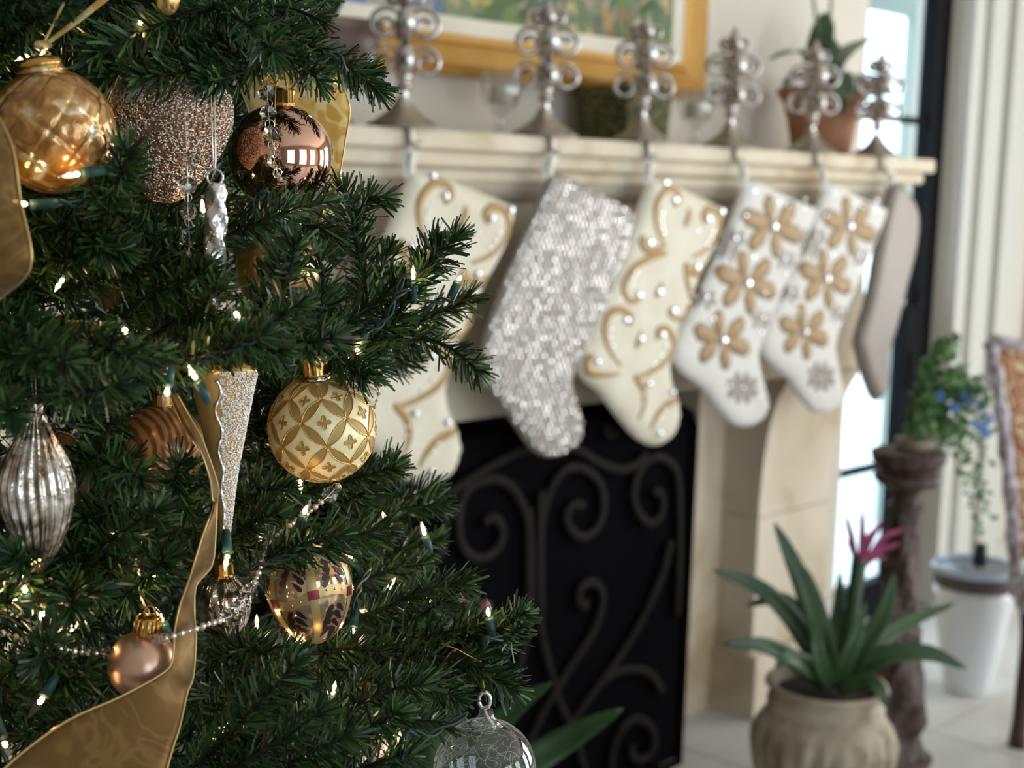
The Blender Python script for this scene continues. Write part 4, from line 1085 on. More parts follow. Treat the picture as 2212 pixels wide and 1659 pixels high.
HERO = [
 # upper tier
 ([(640, -60), (500, 0), (330, 60), (200, 120)], (1.12, 1.05, 1.0, .97)),
 ([(620, 40), (480, 90), (340, 130), (225, 165)], (1.12, 1.06, 1.02, .99)),
 ([(600, 80), (500, 125), (400, 155), (300, 165)], (1.12, 1.05, 1.01, .99)),
 ([(640, 80), (570, 130), (500, 165), (445, 180)], (1.10, 1.05, 1.02, 1.0)),
 ([(480, 60), (600, 70), (720, 120), (812, 192)], (1.12, 1.13, 1.13, 1.12)),
 ([(520, 60), (640, 80), (740, 150), (800, 160)], (1.16, 1.16, 1.15, 1.14)),
 ([(420, 60), (520, 30), (600, 10), (690, 40)], (1.10, 1.13, 1.15, 1.16)),
 ([(400, 0), (500, -30), (600, -30), (690, -15)], (1.14, 1.16, 1.18, 1.2)),
 ([(520, 90), (590, 110), (650, 140), (690, 175)], (1.08, 1.08, 1.08, 1.07)),
 ([(460, 10), (520, 40), (560, 80), (590, 110)], (1.05, 1.03, 1.02, 1.0)),
 ([(-40, 130), (20, 80), (80, 40), (150, 10)], (1.05, 1.0, .97, .95)),
 ([(-60, 30), (0, 20), (60, -10), (130, -40)], (1.02, .98, .96, .95)),
 ([(60, 140), (120, 60), (190, 10), (260, -20)], (1.1, 1.06, 1.04, 1.03)),
 # around the upper ornaments
 ([(180, 520), (220, 450), (262, 380), (275, 325)], (1.03, .98, .95, .93)),
 ([(380, 560), (300, 500), (230, 450), (190, 400)], (1.05, 1.0, .97, .95)),
 ([(470, 500), (560, 478), (640, 452), (705, 436)], (1.08, 1.07, 1.06, 1.06)),
 ([(430, 530), (500, 505), (560, 480), (610, 462)], (1.06, 1.05, 1.04, 1.04)),
 ([(560, 520), (640, 495), (690, 490), (720, 505)], (1.12, 1.11, 1.10, 1.10)),
 ([(800, 680), (785, 590), (765, 500), (742, 412)], (1.14, 1.13, 1.12, 1.12)),
 ([(770, 520), (775, 470), (795, 430), (830, 425)], (1.13, 1.13, 1.12, 1.12)),
 ([(560, 740), (600, 650), (625, 590), (640, 530)], (1.03, 1.0, .98, .97)),
 ([(500, 740), (550, 680), (580, 620), (600, 560)], (1.05, 1.03, 1.02, 1.0)),
 ([(680, 760), (690, 680), (700, 610), (690, 555)], (1.10, 1.08, 1.07, 1.06)),
 ([(740, 760), (770, 680), (815, 600), (840, 545)], (1.18, 1.19, 1.2, 1.2)),
 # right hand tips
 ([(740, 800), (820, 720), (885, 620), (985, 512)], (1.12, 1.11, 1.10, 1.09)),
 ([(800, 780), (850, 700), (900, 600), (940, 530)], (1.13, 1.11, 1.10, 1.10)),
 ([(800, 760), (870, 710), (940, 680), (1015, 640)], (1.2, 1.2, 1.2, 1.2)),
 ([(800, 720), (880, 730), (960, 745), (1035, 800)], (1.2, 1.2, 1.19, 1.18)),
 ([(700, 720), (760, 690), (820, 650), (850, 610)], (1.1, 1.1, 1.1, 1.1)),
 ([(620, 700), (680, 720), (750, 750), (810, 800)], (1.12, 1.1, 1.09, 1.08)),
 ([(650, 760), (700, 770), (750, 790), (790, 815)], (1.11, 1.09, 1.08, 1.07)),
 ([(520, 740), (590, 730), (660, 740), (720, 730)], (1.02, 1.0, .98, .97)),
 ([(440, 700), (510, 700), (580, 700), (640, 660)], (1.0, .98, .96, .95)),
 ([(380, 730), (460, 735), (540, 745), (600, 760)], (1.0, .98, .96, .95)),
 ([(300, 800), (400, 775), (480, 755), (560, 725)], (1.0, .97, .95, .93)),
 ([(640, 860), (590, 850), (560, 830), (540, 790)], (1.15, 1.13, 1.12, 1.11)),
 ([(500, 980), (560, 930), (590, 890), (600, 850)], (1.17, 1.15, 1.14, 1.13)),
 ([(560, 1000), (570, 940), (560, 900), (545, 860)], (1.15, 1.14, 1.13, 1.13)),
 # left middle, nearer the lens
 ([(40, 740), (120, 735), (200, 742), (280, 770)], (.98, .95, .92, .9)),
 ([(0, 680), (60, 710), (110, 750), (150, 790)], (.95, .92, .9, .88)),
 ([(-40, 780), (20, 765), (80, 760), (140, 780)], (.93, .9, .88, .86)),
 ([(100, 850), (150, 850), (200, 845), (260, 830)], (.95, .92, .9, .88)),
 ([(200, 860), (230, 810), (270, 780), (330, 770)], (.98, .95, .93, .92)),
 ([(-60, 920), (-20, 880), (0, 870), (20, 890)], (.95, .92, .9, .88)),
 ([(90, 560), (150, 530), (200, 520), (260, 540)], (1.04, 1.0, .98, .96)),
 ([(60, 470), (120, 490), (180, 500), (220, 540)], (1.03, 1.0, .98, .96)),
 ([(320, 620), (360, 570), (410, 540), (450, 520)], (1.08, 1.04, 1.01, 1.0)),
 ([(260, 700), (320, 640), (380, 610), (440, 590)], (1.06, 1.02, 1.0, .98)),
 ([(120, 640), (180, 610), (260, 590), (320, 570)], (1.08, 1.04, 1.02, 1.0)),
 ([(40, 640), (90, 600), (120, 560), (170, 560)], (1.05, 1.02, 1.0, .98)),
 ([(330, 720), (400, 690), (440, 660), (470, 620)], (1.04, 1.01, .99, .98)),
 # lower middle
 ([(180, 1000), (220, 1000), (270, 1010), (310, 1040)], (1.05, 1.0, .97, .95)),
 ([(420, 1130), (390, 1080), (380, 1040), (390, 1000)], (1.1, 1.05, 1.02, 1.0)),
 ([(250, 900), (230, 940), (210, 980), (170, 1000)], (1.06, 1.03, 1.0, .98)),
 ([(330, 1180), (290, 1130), (230, 1110), (180, 1120)], (1.1, 1.05, 1.03, 1.0)),
 ([(420, 1220), (480, 1180), (540, 1130), (600, 1110)], (1.15, 1.13, 1.12, 1.11)),
 ([(480, 1130), (520, 1090), (570, 1060), (620, 1060)], (1.2, 1.17, 1.15, 1.14)),
 ([(540, 1235), (600, 1200), (665, 1172), (735, 1155)], (1.06, 1.05, 1.04, 1.04)),
 ([(570, 1210), (630, 1190), (680, 1190), (720, 1185)], (1.07, 1.06, 1.05, 1.05)),
 ([(560, 1070), (680, 1060), (780, 1030), (850, 1010)], (1.22, 1.2, 1.18, 1.17)),
 ([(700, 1090), (780, 1070), (830, 1020), (850, 1000)], (1.24, 1.22, 1.2, 1.2)),
 ([(700, 1160), (780, 1130), (870, 1100), (955, 1090)], (1.3, 1.3, 1.3, 1.3)),
 ([(720, 1200), (800, 1150), (880, 1080), (935, 1050)], (1.32, 1.32, 1.32, 1.32)),
 ([(740, 1240), (820, 1210), (890, 1180), (940, 1170)], (1.28, 1.28, 1.28, 1.28)),
 ([(720, 1260), (790, 1250), (850, 1230), (910, 1220)], (1.26, 1.25, 1.25, 1.25)),
 ([(760, 1340), (840, 1310), (930, 1270), (1005, 1262)], (1.17, 1.16, 1.15, 1.15)),
 ([(800, 1380), (870, 1350), (940, 1310), (980, 1280)], (1.18, 1.17, 1.16, 1.16)),
 ([(780, 1430), (870, 1390), (950, 1370), (1040, 1350)], (1.15, 1.14, 1.13, 1.12)),
 ([(900, 1440), (980, 1400), (1050, 1370), (1125, 1328)], (1.14, 1.13, 1.12, 1.11)),
 ([(1000, 1420), (1050, 1400), (1090, 1385), (1115, 1360)], (1.13, 1.12, 1.12, 1.11)),
 ([(800, 1430), (900, 1420), (1000, 1430), (1110, 1490)], (1.12, 1.11, 1.10, 1.09)),
 ([(860, 1460), (940, 1450), (1020, 1450), (1090, 1470)], (1.13, 1.12, 1.11, 1.11)),
 ([(760, 1480), (840, 1470), (920, 1470), (990, 1510)], (1.10, 1.09, 1.08, 1.07)),
 ([(700, 1560), (780, 1520), (850, 1490), (910, 1480)], (1.08, 1.06, 1.05, 1.04)),
 ([(760, 1600), (820, 1580), (880, 1560), (950, 1560)], (1.10, 1.09, 1.08, 1.08)),
 ([(640, 1640), (720, 1600), (800, 1570), (860, 1540)], (1.06, 1.04, 1.03, 1.02)),
 ([(720, 1700), (790, 1660), (840, 1640), (890, 1630)], (1.06, 1.05, 1.04, 1.04)),
 ([(400, 1680), (480, 1600), (560, 1520), (635, 1435)], (1.04, 1.02, 1.01, 1.0)),
 ([(440, 1700), (540, 1640), (620, 1590), (690, 1540)], (1.03, 1.01, 1.0, .99)),
 ([(560, 1720), (620, 1660), (680, 1620), (760, 1590)], (1.03, 1.01, 1.0, .99)),
 ([(480, 1500), (540, 1450), (590, 1420), (640, 1420)], (1.12, 1.1, 1.08, 1.07)),
 ([(640, 1420), (700, 1410), (760, 1400), (820, 1410)], (1.15, 1.13, 1.12, 1.11)),
 ([(500, 1420), (540, 1400), (590, 1430), (640, 1480)], (1.1, 1.07, 1.05, 1.04)),
 ([(450, 1560), (500, 1520), (540, 1500), (600, 1500)], (1.08, 1.06, 1.04, 1.03)),
 ([(120, 1180), (60, 1200), (20, 1220), (-20, 1250)], (1.02, 1.0, .98, .97)),
 ([(100, 1300), (60, 1270), (60, 1230), (30, 1200)], (1.0, .97, .95, .93)),
 ([(240, 1240), (200, 1210), (150, 1200), (110, 1210)], (1.05, 1.02, 1.0, .98)),
 ([(180, 1480), (150, 1450), (130, 1420), (90, 1420)], (1.02, .99, .97, .95)),
 ([(60, 1560), (100, 1490), (150, 1460), (200, 1440)], (1.02, 1.0, .98, .97)),
 ([(-20, 1480), (30, 1440), (80, 1420), (110, 1380)], (1.0, .98, .96, .95)),
 ([(200, 1580), (160, 1560), (120, 1560), (60, 1590)], (1.05, 1.03, 1.02, 1.0)),
]
for pts, d in HERO:
    hero(pts, d)

# things that the filling branches must not cover: px centre, radii, depth
KEEP = [(115, 285, 135, 135, .95), (370, 300, 130, 135, 1.05), (607, 338, 113, 113, 1.12), (470, 500, 30, 140, 1.02), (696, 925, 118, 118, 1.10), (690, 800, 40, 35, 1.10),
        (485, 1000, 70, 220, 1.04), (440, 1180, 40, 330, 1.0), (80, 1050, 85, 195, .95), (308, 1425, 80, 90, 1.0), (670, 1290, 95, 115, 1.11), (1047, 1600, 115, 130, 1.08), (600, 580, 80, 100, 1.2), (350, 960, 90, 100, 1.16), (480, 1310, 60, 75, 1.12),
        (200, 1550, 240, 150, .95), (30, 420, 60, 200, .85), (640, 220, 120, 90, 1.2), (180, 735, 80, 45, .98), (420, 1380, 420, 40, 1.0), (590, 260, 40, 130, 1.05), (408, 480, 25, 90, 1.02), (700, 1080, 60, 40, 1.08), (740, 1105, 25, 12, 9), (578, 905, 2, 10, 9), (600, 1300, 2, 10, 9)]
SIL = [(-400, 640), (0, 680), (100, 760), (150, 820), (200, 790), (240, 720), (420, 720), (440, 820), (520, 900), (560, 960), (680, 1000), (800, 1020), (830, 830), (880, 640), (1000, 780), (1050, 930), (1200, 935), (1260, 990), (1340, 1110), (1450, 1110), (1500, 1060), (1560, 930), (1700, 900), (2600, 1250)]
sy_, sx_ = np.array([a for a, _ in SIL]), np.array([b for _, b in SIL])
def ok_px(Q, margin=45):
    for p in Q:
        x, y, z = proj(p)
        if x > np.interp(y, sy_, sx_) - margin: return False
        if -200 < x < 1300 and -100 < y < 1800:
            for cx, cy, rx, ry, d in KEEP:
                if z < d + .035 and ((x - cx) / (rx + 40)) ** 2 + ((y - cy) / (ry + 40)) ** 2 < 1: return False
    return True
camdir = math.atan2(-TY, -TX)
def rnd_path(rg, lo, hi, zr, az, Lr=(.10, .17)):
    z = rg.uniform(*zr); a = camdir + math.radians(rg.uniform(*az))
    R = RAD(z) * rg.uniform(lo, hi)
    l = rg.uniform(*Lr)
    u = np.array([math.cos(a), math.sin(a), 0]); tv = np.array([-u[1], u[0], 0])
    d = norm(u + tv * rg.normal(0, .55) + UP * rg.normal(.05, .32))
    tip = np.array([TX, TY, z]) + u * R
    base = tip - d * l
    mid = (tip + base) / 2 - UP * rg.uniform(0, .018) + tv * rg.normal(0, .008)
    return smooth([base, mid, tip], 12)
frg = np.random.default_rng(41)
nfill = 0
for _ in range(3000):
    if nfill >= 170: break
    Q = rnd_path(frg, .82, 1.0, (.86, 1.72), (-25, 95))
    if not ok_px(Q): continue
    sprig(Q, frg, dens=2100, ln=.022); nfill += 1
# deeper foliage towards the trunk, one mass
Vs, Qs, off = [], [], 0
cnt = 0
for _ in range(6000):
    if cnt >= 700: break
    Q = rnd_path(frg, .35, .85, (.80, 1.80), (-45, 110), (.12, .2))
    if not ok_px(Q, 60): continue
    V, Qd = needles_geo(Q, frg, dens=800, ln=.027, wd=.0024)
    Vs.append(V); Qs.append(Qd + off); off += len(V); cnt += 1
# the far side and the tiers above and below the picture, sparser
cnt = 0
for _ in range(4000):
    if cnt >= 420: break
    r = frg.random()
    if r < .4: Q = rnd_path(frg, .5, 1.0, (.35, .82), (-180, 180), (.14, .22))
    elif r < .7: Q = rnd_path(frg, .5, 1.0, (1.75, 2.5), (-180, 180), (.12, .2))
    else: Q = rnd_path(frg, .5, .95, (.8, 1.8), (110, 310), (.14, .2))
    if not ok_px(Q, 60): continue
    if Q[:, 1].max() > 1.98: continue
    V, Qd = needles_geo(Q, frg, dens=500, ln=.03, wd=.0034)
    Vs.append(V); Qs.append(Qd + off); off += len(V); cnt += 1
o = quads_obj('inner_foliage', np.vstack(Vs), np.vstack(Qs), M['needle'], tree); tag(o, kind='stuff')
# boughs
for _ in range(46):
    z = frg.uniform(.7, 1.9); a = camdir + math.radians(frg.uniform(-90, 120)); R = RAD(z) * .82
    u = np.array([math.cos(a), math.sin(a), 0])
    Q = smooth([np.array([TX, TY, z - .06]), np.array([TX, TY, z - .02]) + u * R * .5, np.array([TX, TY, z]) + u * R], 10)
    if not ok_px(Q, 40): continue
    part('bough', MB().tube(Q, np.linspace(.006, .003, 10), 6), M['twig'], tree)
print('sprigs', n_sprig)
# ------------------------------------------------------------------ ornament materials
M['gold_metal'] = mat('gold_cap', (0.62, 0.36, 0.10), 0.22, metal=1.0)
M['copper_mirror'] = mat('rose_copper_mirror', (0.72, 0.42, 0.31), 0.045, metal=1.0)
M['copper_matte'] = mat('matte_rose_copper', (0.72, 0.44, 0.30), 0.34, metal=0.85)
M['matte_gold'] = mat('matte_champagne_gold', (0.90, 0.78, 0.47), 0.30, metal=0.15)
M['paint_gold'] = mat('painted_bronze_gold', (0.40, 0.26, 0.085), 0.42, metal=0.3)
M['gold_glitter'] = mat('gold_glitter', (0.75, 0.48, 0.16), 0.25, metal=0.65); glitter(M['gold_glitter'], 1800, 1.0, .0012)
M['silver_glitter'] = mat('silver_glitter', (0.82, 0.74, 0.66), 0.2, metal=0.6); glitter(M['silver_glitter'], 1500, 1.0, .0012)
M['amber_glass'] = mat('amber_mercury_glass', (0.55, 0.28, 0.08), 0.18, metal=0.55, coat=.6)
noisy(M['amber_glass'], [(0.34, (0.28, 0.11, 0.02)), (0.50, (0.46, 0.22, 0.05)), (0.60, (0.58, 0.36, 0.14)), (0.70, (0.86, 0.76, 0.58))], 75, 8, .8)
bump_noise(M['amber_glass'], 150, .35, .002)
M['bugle'] = mat('champagne_bugle_beads', (0.62, 0.44, 0.32), 0.16, metal=0.85)
g_ = N(M['bugle'], 'ShaderNodeNewGeometry')
r_ = ramp(M['bugle'], g_, 'Random Per Island', [(0, (.38, .22, .13)), (.4, (.62, .42, .29)), (.8, (.85, .74, .64))]); L(M['bugle'], r_, 'Color', P(M['bugle']), 'Base Color')
M['bead_core'] = mat('bronze_core', (0.32, 0.19, 0.12), 0.5, metal=0.4)
M['mercury'] = mat('silver_mercury_glass', (0.66, 0.60, 0.54), 0.10, metal=0.95)
noisy(M['mercury'], [(0.36, (0.12, 0.085, 0.06)), (0.5, (0.50, 0.43, 0.36)), (0.64, (0.90, 0.87, 0.84))], 70, 8, .6)
bump_noise(M['mercury'], 240, .3, .0015)
M['icicle_glass'] = mat('silvered_icicle_glass', (0.72, 0.68, 0.66), 0.07, metal=0.85)
bump_noise(M['icicle_glass'], 320, .5, .0015)
M['clear'] = thin_glass('clear_ornament_glass', (0.95, 0.96, 0.96), 0.02, 1.5, 0.05)
M['glass_thread'] = mat('glass_thread', (0.50, 0.46, 0.41), 0.12, spec=.8, alpha=.7)
M['facet'] = mat('cut_crystal', (0.97, 0.93, 0.86), 0.02, trans=1.0, ior=1.55)
M['smoky_bead'] = mat('champagne_bead', (0.66, 0.52, 0.42), 0.08, metal=0.6)
M['silver_wire'] = mat('silver_wire', (0.70, 0.66, 0.62), 0.2, metal=1.0)
M['gold_thread'] = mat('gold_thread', (0.60, 0.36, 0.09), 0.35, metal=.7)
M['egg_glass'] = mat('gilded_egg_glass', (0.76, 0.66, 0.54), 0.10, metal=0.7)
noisy(M['egg_glass'], [(0.3, (0.50, 0.30, 0.14)), (0.55, (0.72, 0.58, 0.42)), (0.75, (0.86, 0.82, 0.76))], 22, 3)
M['egg_band'] = mat('ochre_band', (0.52, 0.36, 0.15), 0.32, metal=.5)
M['plum'] = mat('plum_enamel', (0.030, 0.010, 0.012), 0.35)
M['red_dot'] = mat('red_enamel', (0.45, 0.05, 0.03), 0.4)
M['garnet'] = mat('garnet_glitter', (0.30, 0.05, 0.06), 0.25, metal=.7); glitter(M['garnet'], 1500, 1, .001)
M['cord_green'] = mat('green_cord', (0.010, 0.028, 0.026), 0.4)
M['socket'] = mat('green_socket', (0.014, 0.055, 0.045), 0.45)
M['bulb_glass'] = thin_glass('bulb_glass', (1.0, 0.95, 0.88), 0.05, 1.5, 0.04)
M['filament'] = mat('filament', (1, .8, .5), .5, emit=(1.0, .70, .42), estr=26.0)

# sheer wired ribbon
def ribbon_mat(name, dark, light, alpha, tlu=.35):
    m = mat(name, light, 0.38, metal=0.45, sheen=.3)
    c = coords(m); n = N(m, 'ShaderNodeTexNoise', Scale=26.0, Detail=1.0, Distortion=2.2); L(m, c, 'Vector', n, 'Vector')
    r = ramp(m, n, 'Fac', [(.42, dark), (.5, light), (.56, light), (.62, dark)]); L(m, r, 'Color', P(m), 'Base Color')
    v = glitter(m, 1100, .9, .0009)
    P(m).inputs['Alpha'].default_value = alpha
    P(m).inputs['Transmission Weight'].default_value = 0.0
    # light passes through the weave
    tl = N(m, 'ShaderNodeBsdfTranslucent'); L(m, r, 'Color', tl, 'Color')
    mx = N(m, 'ShaderNodeMixShader'); mx.inputs[0].default_value = tlu
    L(m, P(m), 0, mx, 1); L(m, tl, 0, mx, 2)
    tr = N(m, 'ShaderNodeBsdfTransparent'); m2 = N(m, 'ShaderNodeMixShader'); m2.inputs[0].default_value = alpha
    P(m).inputs['Alpha'].default_value = 1.0
    L(m, tr, 0, m2, 1); L(m, mx, 0, m2, 2)
    m.node_tree.links.new(m2.outputs[0], m.node_tree.nodes['Material Output'].inputs['Surface'])
    return m
M['ribbon'] = ribbon_mat('sheer_gold_ribbon', (.215, .11, .022), (.285, .16, .04), .84)
M['ribbon_pale'] = ribbon_mat('sheer_yellow_ribbon', (.80, .58, .20), (.94, .84, .50), .86, .6)
M['ribbon_edge'] = mat('gold_wire_edge', (.62, .42, .16), .3, metal=.8); glitter(M['ribbon_edge'], 1500, .7, .0008)

def ofr(tilt_side=0.0, tilt_fwd=0.0, spin=0.0):
    """columns: local x (camera right), y (away), z (up), tilted. +side leans the top to the right, +fwd leans the top to the lens"""
    B = np.stack([RT, FH, UP], 1)
    s, f = math.radians(tilt_side), math.radians(tilt_fwd)
    Ry = np.array([[math.cos(s), 0, math.sin(s)], [0, 1, 0], [-math.sin(s), 0, math.cos(s)]])
    Rx = np.array([[1, 0, 0], [0, math.cos(f), -math.sin(f)], [0, math.sin(f), math.cos(f)]])
    Rz = np.array([[math.cos(spin), -math.sin(spin), 0], [math.sin(spin), math.cos(spin), 0], [0, 0, 1]])
    return B @ Ry @ Rx @ Rz
def sph(r, n=28, a0=0.0, a1=math.pi):
    return [(max(r * math.sin(t), .00001), r * math.cos(t)) for t in np.linspace(a1, a0, n)]
def cap_parts(root, c, R, z, r=.0105, h=.012, crown=True, wire=True):
    pr = [(r * 1.06, 0), (r, h * .1), (r * .97, h * .8), (r * .9, h), (r * .3, h * 1.04), (.0003, h * 1.04)]
    part('cap', MB().lathe(pr, 40, M=R, c=c + R @ np.array([0, 0, z]), mod=lambda a, i, zz: 1 + (.05 * np.cos(14 * a) if i < 3 else 0)), M['gold_metal'], root)
    if wire:
        t = np.linspace(0, math.pi, 14)
        Q = np.array([c + R @ np.array([.004 * math.cos(q), 0, z + h + .008 * math.sin(q)]) for q in t])
        part('hanger_loop', MB().tube(Q, .0005, 5), M['gold_metal'], root)

def lattice(R_, nlon, rows, row0, dlat):
    def node(k, j):
        lat = row0 + k * dlat; lon = (j + (k % 2) * .5) * 2 * math.pi / nlon
        return np.array([math.cos(lat) * math.cos(lon), math.cos(lat) * math.sin(lon), math.sin(lat)])
    return node

# ------------------------------------------------------------------ patterned matte gold ball (in focus)
D = 1.10
c = at(696, 925, D); Rb = 116 * D / F
Rm = ofr(-6, 8, math.radians(-90 - 14))
ob = thing('patterned_bauble', 'matte gold glass ball with bronze petal lattice and glitter outlines', 'ornament', c - UP * Rb, 'ornaments hung on the tree')
part('ball', MB().lathe(sph(Rb, 36), 64, M=Rm, c=c), M['matte_gold'], ob)
part('neck', MB().lathe([(.0125, Rb * .96), (.0105, Rb * 1.02), (.0098, Rb * 1.1)], 32, M=Rm, c=c), M['mercury'], ob)
cap_parts(ob, c, Rm, Rb * 1.06, .0115, .016)
node = lattice(Rb, 7, 8, math.radians(-80), math.radians(25.5))
pet, glo = MB(), MB()
def onS(v, lift): return c + Rm @ (norm(v) * (Rb + lift))
def lens(a, b, wid):
    a, b = norm(a), norm(b); nrm = norm(np.cross(a, b)); n = 11
    L1, L2 = [], []
    for t in np.linspace(.02, .98, n):
        m0 = norm(a * (1 - t) + b * t); w_ = wid * math.sin(math.pi * t) ** .85
        L1.append(m0 + nrm * w_); L2.append(m0 - nrm * w_)
    G = np.array([[onS(p * (1 - s) + q * s, .00025) for s in (0, .25, .5, .75, 1)] for p, q in zip(L1, L2)])
    pet.grid(G)
    for Ls in (L1, L2):
        glo.tube(np.array([onS(p, .0003) for p in Ls]), .0006, 5)
for k in range(0, 6):
    for j in range(7):
        a = node(k, j)
        j2 = j if k % 2 == 0 else j + 1
        lens(a, node(k + 1, j2), .088); lens(a, node(k + 1, j2 - 1), .088)
for k in range(0, 5):           # quatrefoils in the middle of each cell
    for j in range(7):
        lat = math.radians(-80) + (k + 1) * math.radians(25.5); lon = (j + (k % 2) * .5) * 2 * math.pi / 7
        m0 = np.array([math.cos(lat) * math.cos(lon), math.cos(lat) * math.sin(lon), math.sin(lat)])
        e = norm(np.cross((0, 0, 1), m0)); u = np.cross(m0, e)
        sc_ = .135 * max(.35, math.cos(lat)) ** .6
        ring = [m0 + (e * math.cos(q) + u * math.sin(q)) * sc_ * (.70 + .30 * math.cos(4 * q)) for q in np.linspace(0, 2 * math.pi, 33)[:-1]]
        V = [onS(m0, .0003)] + [onS(m0 * .5 + p * .5, .0003) for p in ring] + [onS(p, .0003) for p in ring]
        Fs = [(0, 1 + i, 1 + (i + 1) % 32) for i in range(32)] + [(1 + i, 33 + i, 33 + (i + 1) % 32, 1 + (i + 1) % 32) for i in range(32)]
        pet.add(V, Fs)
        glo.tube(np.array([onS(p, .0004) for p in ring]), .0005, 5, closed=True)
part('painted_petals', pet, M['paint_gold'], ob); part('glitter_outline', glo, M['gold_glitter'], ob)
part('wire_hook', MB().tube(smooth([c + Rm @ np.array([0, 0, Rb * 1.06 + .024]), at(694, 770, D), at(700, 755, D)], 12), .0004, 5), M['gold_thread'], ob)

# ------------------------------------------------------------------ quilted amber ball
D = .95
c = at(115, 284, D); Rb = 134 * D / F; Rm = ofr(-9, 4, .25)
ob = thing('quilted_bauble', 'large amber mercury glass ball with quilted diamonds at upper left', 'ornament', c - UP * Rb, 'ornaments hung on the tree')
G = np.zeros((101, 161, 3))
for i, t in enumerate(np.linspace(math.pi - .001, .001, 101)):
    for j, a in enumerate(np.linspace(0, 2 * math.pi, 161)):
        la = math.pi / 2 - t
        g1 = abs(math.sin(4 * (a + la * 1.0))); g2 = abs(math.sin(4 * (a - la * 1.0)))
        r = Rb * (1 - .045 * (math.exp(-g1 * 6.0) + math.exp(-g2 * 6.0)) * math.sin(t))
        G[i, j] = c + Rm @ (r * np.array([math.sin(t) * math.cos(a), math.sin(t) * math.sin(a), math.cos(t)]))
part('ball', MB().grid(G), M['amber_glass'], ob)
part('neck', MB().lathe([(.017, Rb * .94), (.0135, Rb * 1.0), (.0135, Rb * 1.06)], 32, M=Rm, c=c), M['amber_glass'], ob)
part('cap', MB().lathe([(.0145, Rb * 1.03), (.0148, Rb * 1.08), (.012, Rb * 1.16), (.006, Rb * 1.20), (.0003, Rb * 1.21)], 32, M=Rm, c=c), M['gold_metal'], ob)
kn = at(92, 97, D)
part('knot', MB().ball(kn, .0042, 10, 6, sz=(1.5, .8, .7)), M['ribbon_pale'], ob)
part('wire_loop', MB().tube(smooth([c + Rm @ np.array([0, 0, Rb * 1.2]), kn], 6), .0008, 5), M['gold_metal'], ob)
def strip(La, Lb, n=24, m_=6, wave=0.0, thick=.0003):
    A, B = smooth(np.array(La), n), smooth(np.array(Lb), n)
    G = np.zeros((n, m_, 3))
    for j in range(m_):
        s = j / (m_ - 1); G[:, j] = A * (1 - s) + B * s - FH * (wave * math.sin(math.pi * s))
    return MB().grid(G, thick)
part('organza_tie', strip([at(94, 94, D), at(160, 42, D), at(232, -18, D), at(260, -40, D)], [at(100, 100, D), at(168, 52, D), at(240, -4, D), at(270, -28, D)], wave=.001), M['ribbon_pale'], ob)
part('organza_tie', strip([at(92, 92, D), at(118, 40, D), at(140, -10, D)], [at(97, 94, D), at(124, 42, D), at(149, -8, D)], wave=.001), M['ribbon_pale'], ob)

# ------------------------------------------------------------------ bugle-beaded drop
D = 1.06
c = at(368, 270, D); k = D / F; Rm = ofr(6, 0)
ob = thing('beaded_drop', 'champagne bugle-beaded drop ornament between the amber and copper balls', 'ornament', c - UP * .055, 'ornaments hung on the tree')
pr = np.array([(.0005, -.0545), (.007, -.0535), (.0125, -.050), (.020, -.042), (.029, -.030), (.0365, -.016), (.0415, 0), (.0425, .012), (.040, .024), (.033, .035), (.022, .042), (.010, .045), (.0005, .0455)])
pr = smooth(np.c_[pr, np.zeros(len(pr))], 44)[:, :2]; pr[:, 0] = np.maximum(pr[:, 0], .0004)
part('core', MB().lathe(pr, 40, M=Rm, c=c), M['bead_core'], ob)
brg = np.random.default_rng(3)
nb = 9500
seg = np.hypot(*np.diff(pr, axis=0).T); wgt = np.r_[0, np.cumsum(seg * (pr[1:, 0] + pr[:-1, 0]))]; wgt /= wgt[-1]
tt = np.interp(brg.random(nb), wgt, np.arange(len(pr)))
rr = np.interp(tt, np.arange(len(pr)), pr[:, 0]); zz = np.interp(tt, np.arange(len(pr)), pr[:, 1])
dr = np.interp(tt, np.arange(len(pr)), np.gradient(pr[:, 0])); dz = np.interp(tt, np.arange(len(pr)), np.gradient(pr[:, 1]))
a = brg.uniform(0, 2 * math.pi, nb)
e_r = np.stack([np.cos(a), np.sin(a), 0 * a], -1); e_a = np.stack([-np.sin(a), np.cos(a), 0 * a], -1)
tg = e_r * dr[:, None] + np.array([0, 0, 1.0]) * dz[:, None]; tg /= np.linalg.norm(tg, axis=1, keepdims=True)
nn = np.cross(e_a, tg)
pp = e_r * rr[:, None] + np.array([0, 0, 1.0]) * zz[:, None] + nn * .0005
th = brg.uniform(0, math.pi, nb)
dd = e_a * np.cos(th)[:, None] + tg * np.sin(th)[:, None]; ss = np.cross(nn, dd)
hl, hw = .0014, .00048
V = np.zeros((nb, 8, 3))
for q, (x, y, z) in enumerate([(-1, -1, 0), (1, -1, 0), (1, 1, 0), (-1, 1, 0), (-1, -.5, 1), (1, -.5, 1), (1, .5, 1), (-1, .5, 1)]):
    V[:, q] = pp + dd * (hl * x) + ss * (hw * y) + nn * (.0008 * z)
Qd = np.concatenate([np.arange(nb)[:, None] * 8 + np.array([f]) for f in [(4, 5, 6, 7), (0, 1, 5, 4), (1, 2, 6, 5), (2, 3, 7, 6), (3, 0, 4, 7)]])
o = quads_obj('bugle_beads', V.reshape(-1, 3) @ Rm.T + c, Qd, M['bugle'], ob); tag(o, kind='stuff')
cap_parts(ob, c, Rm, .045, .008, .009)

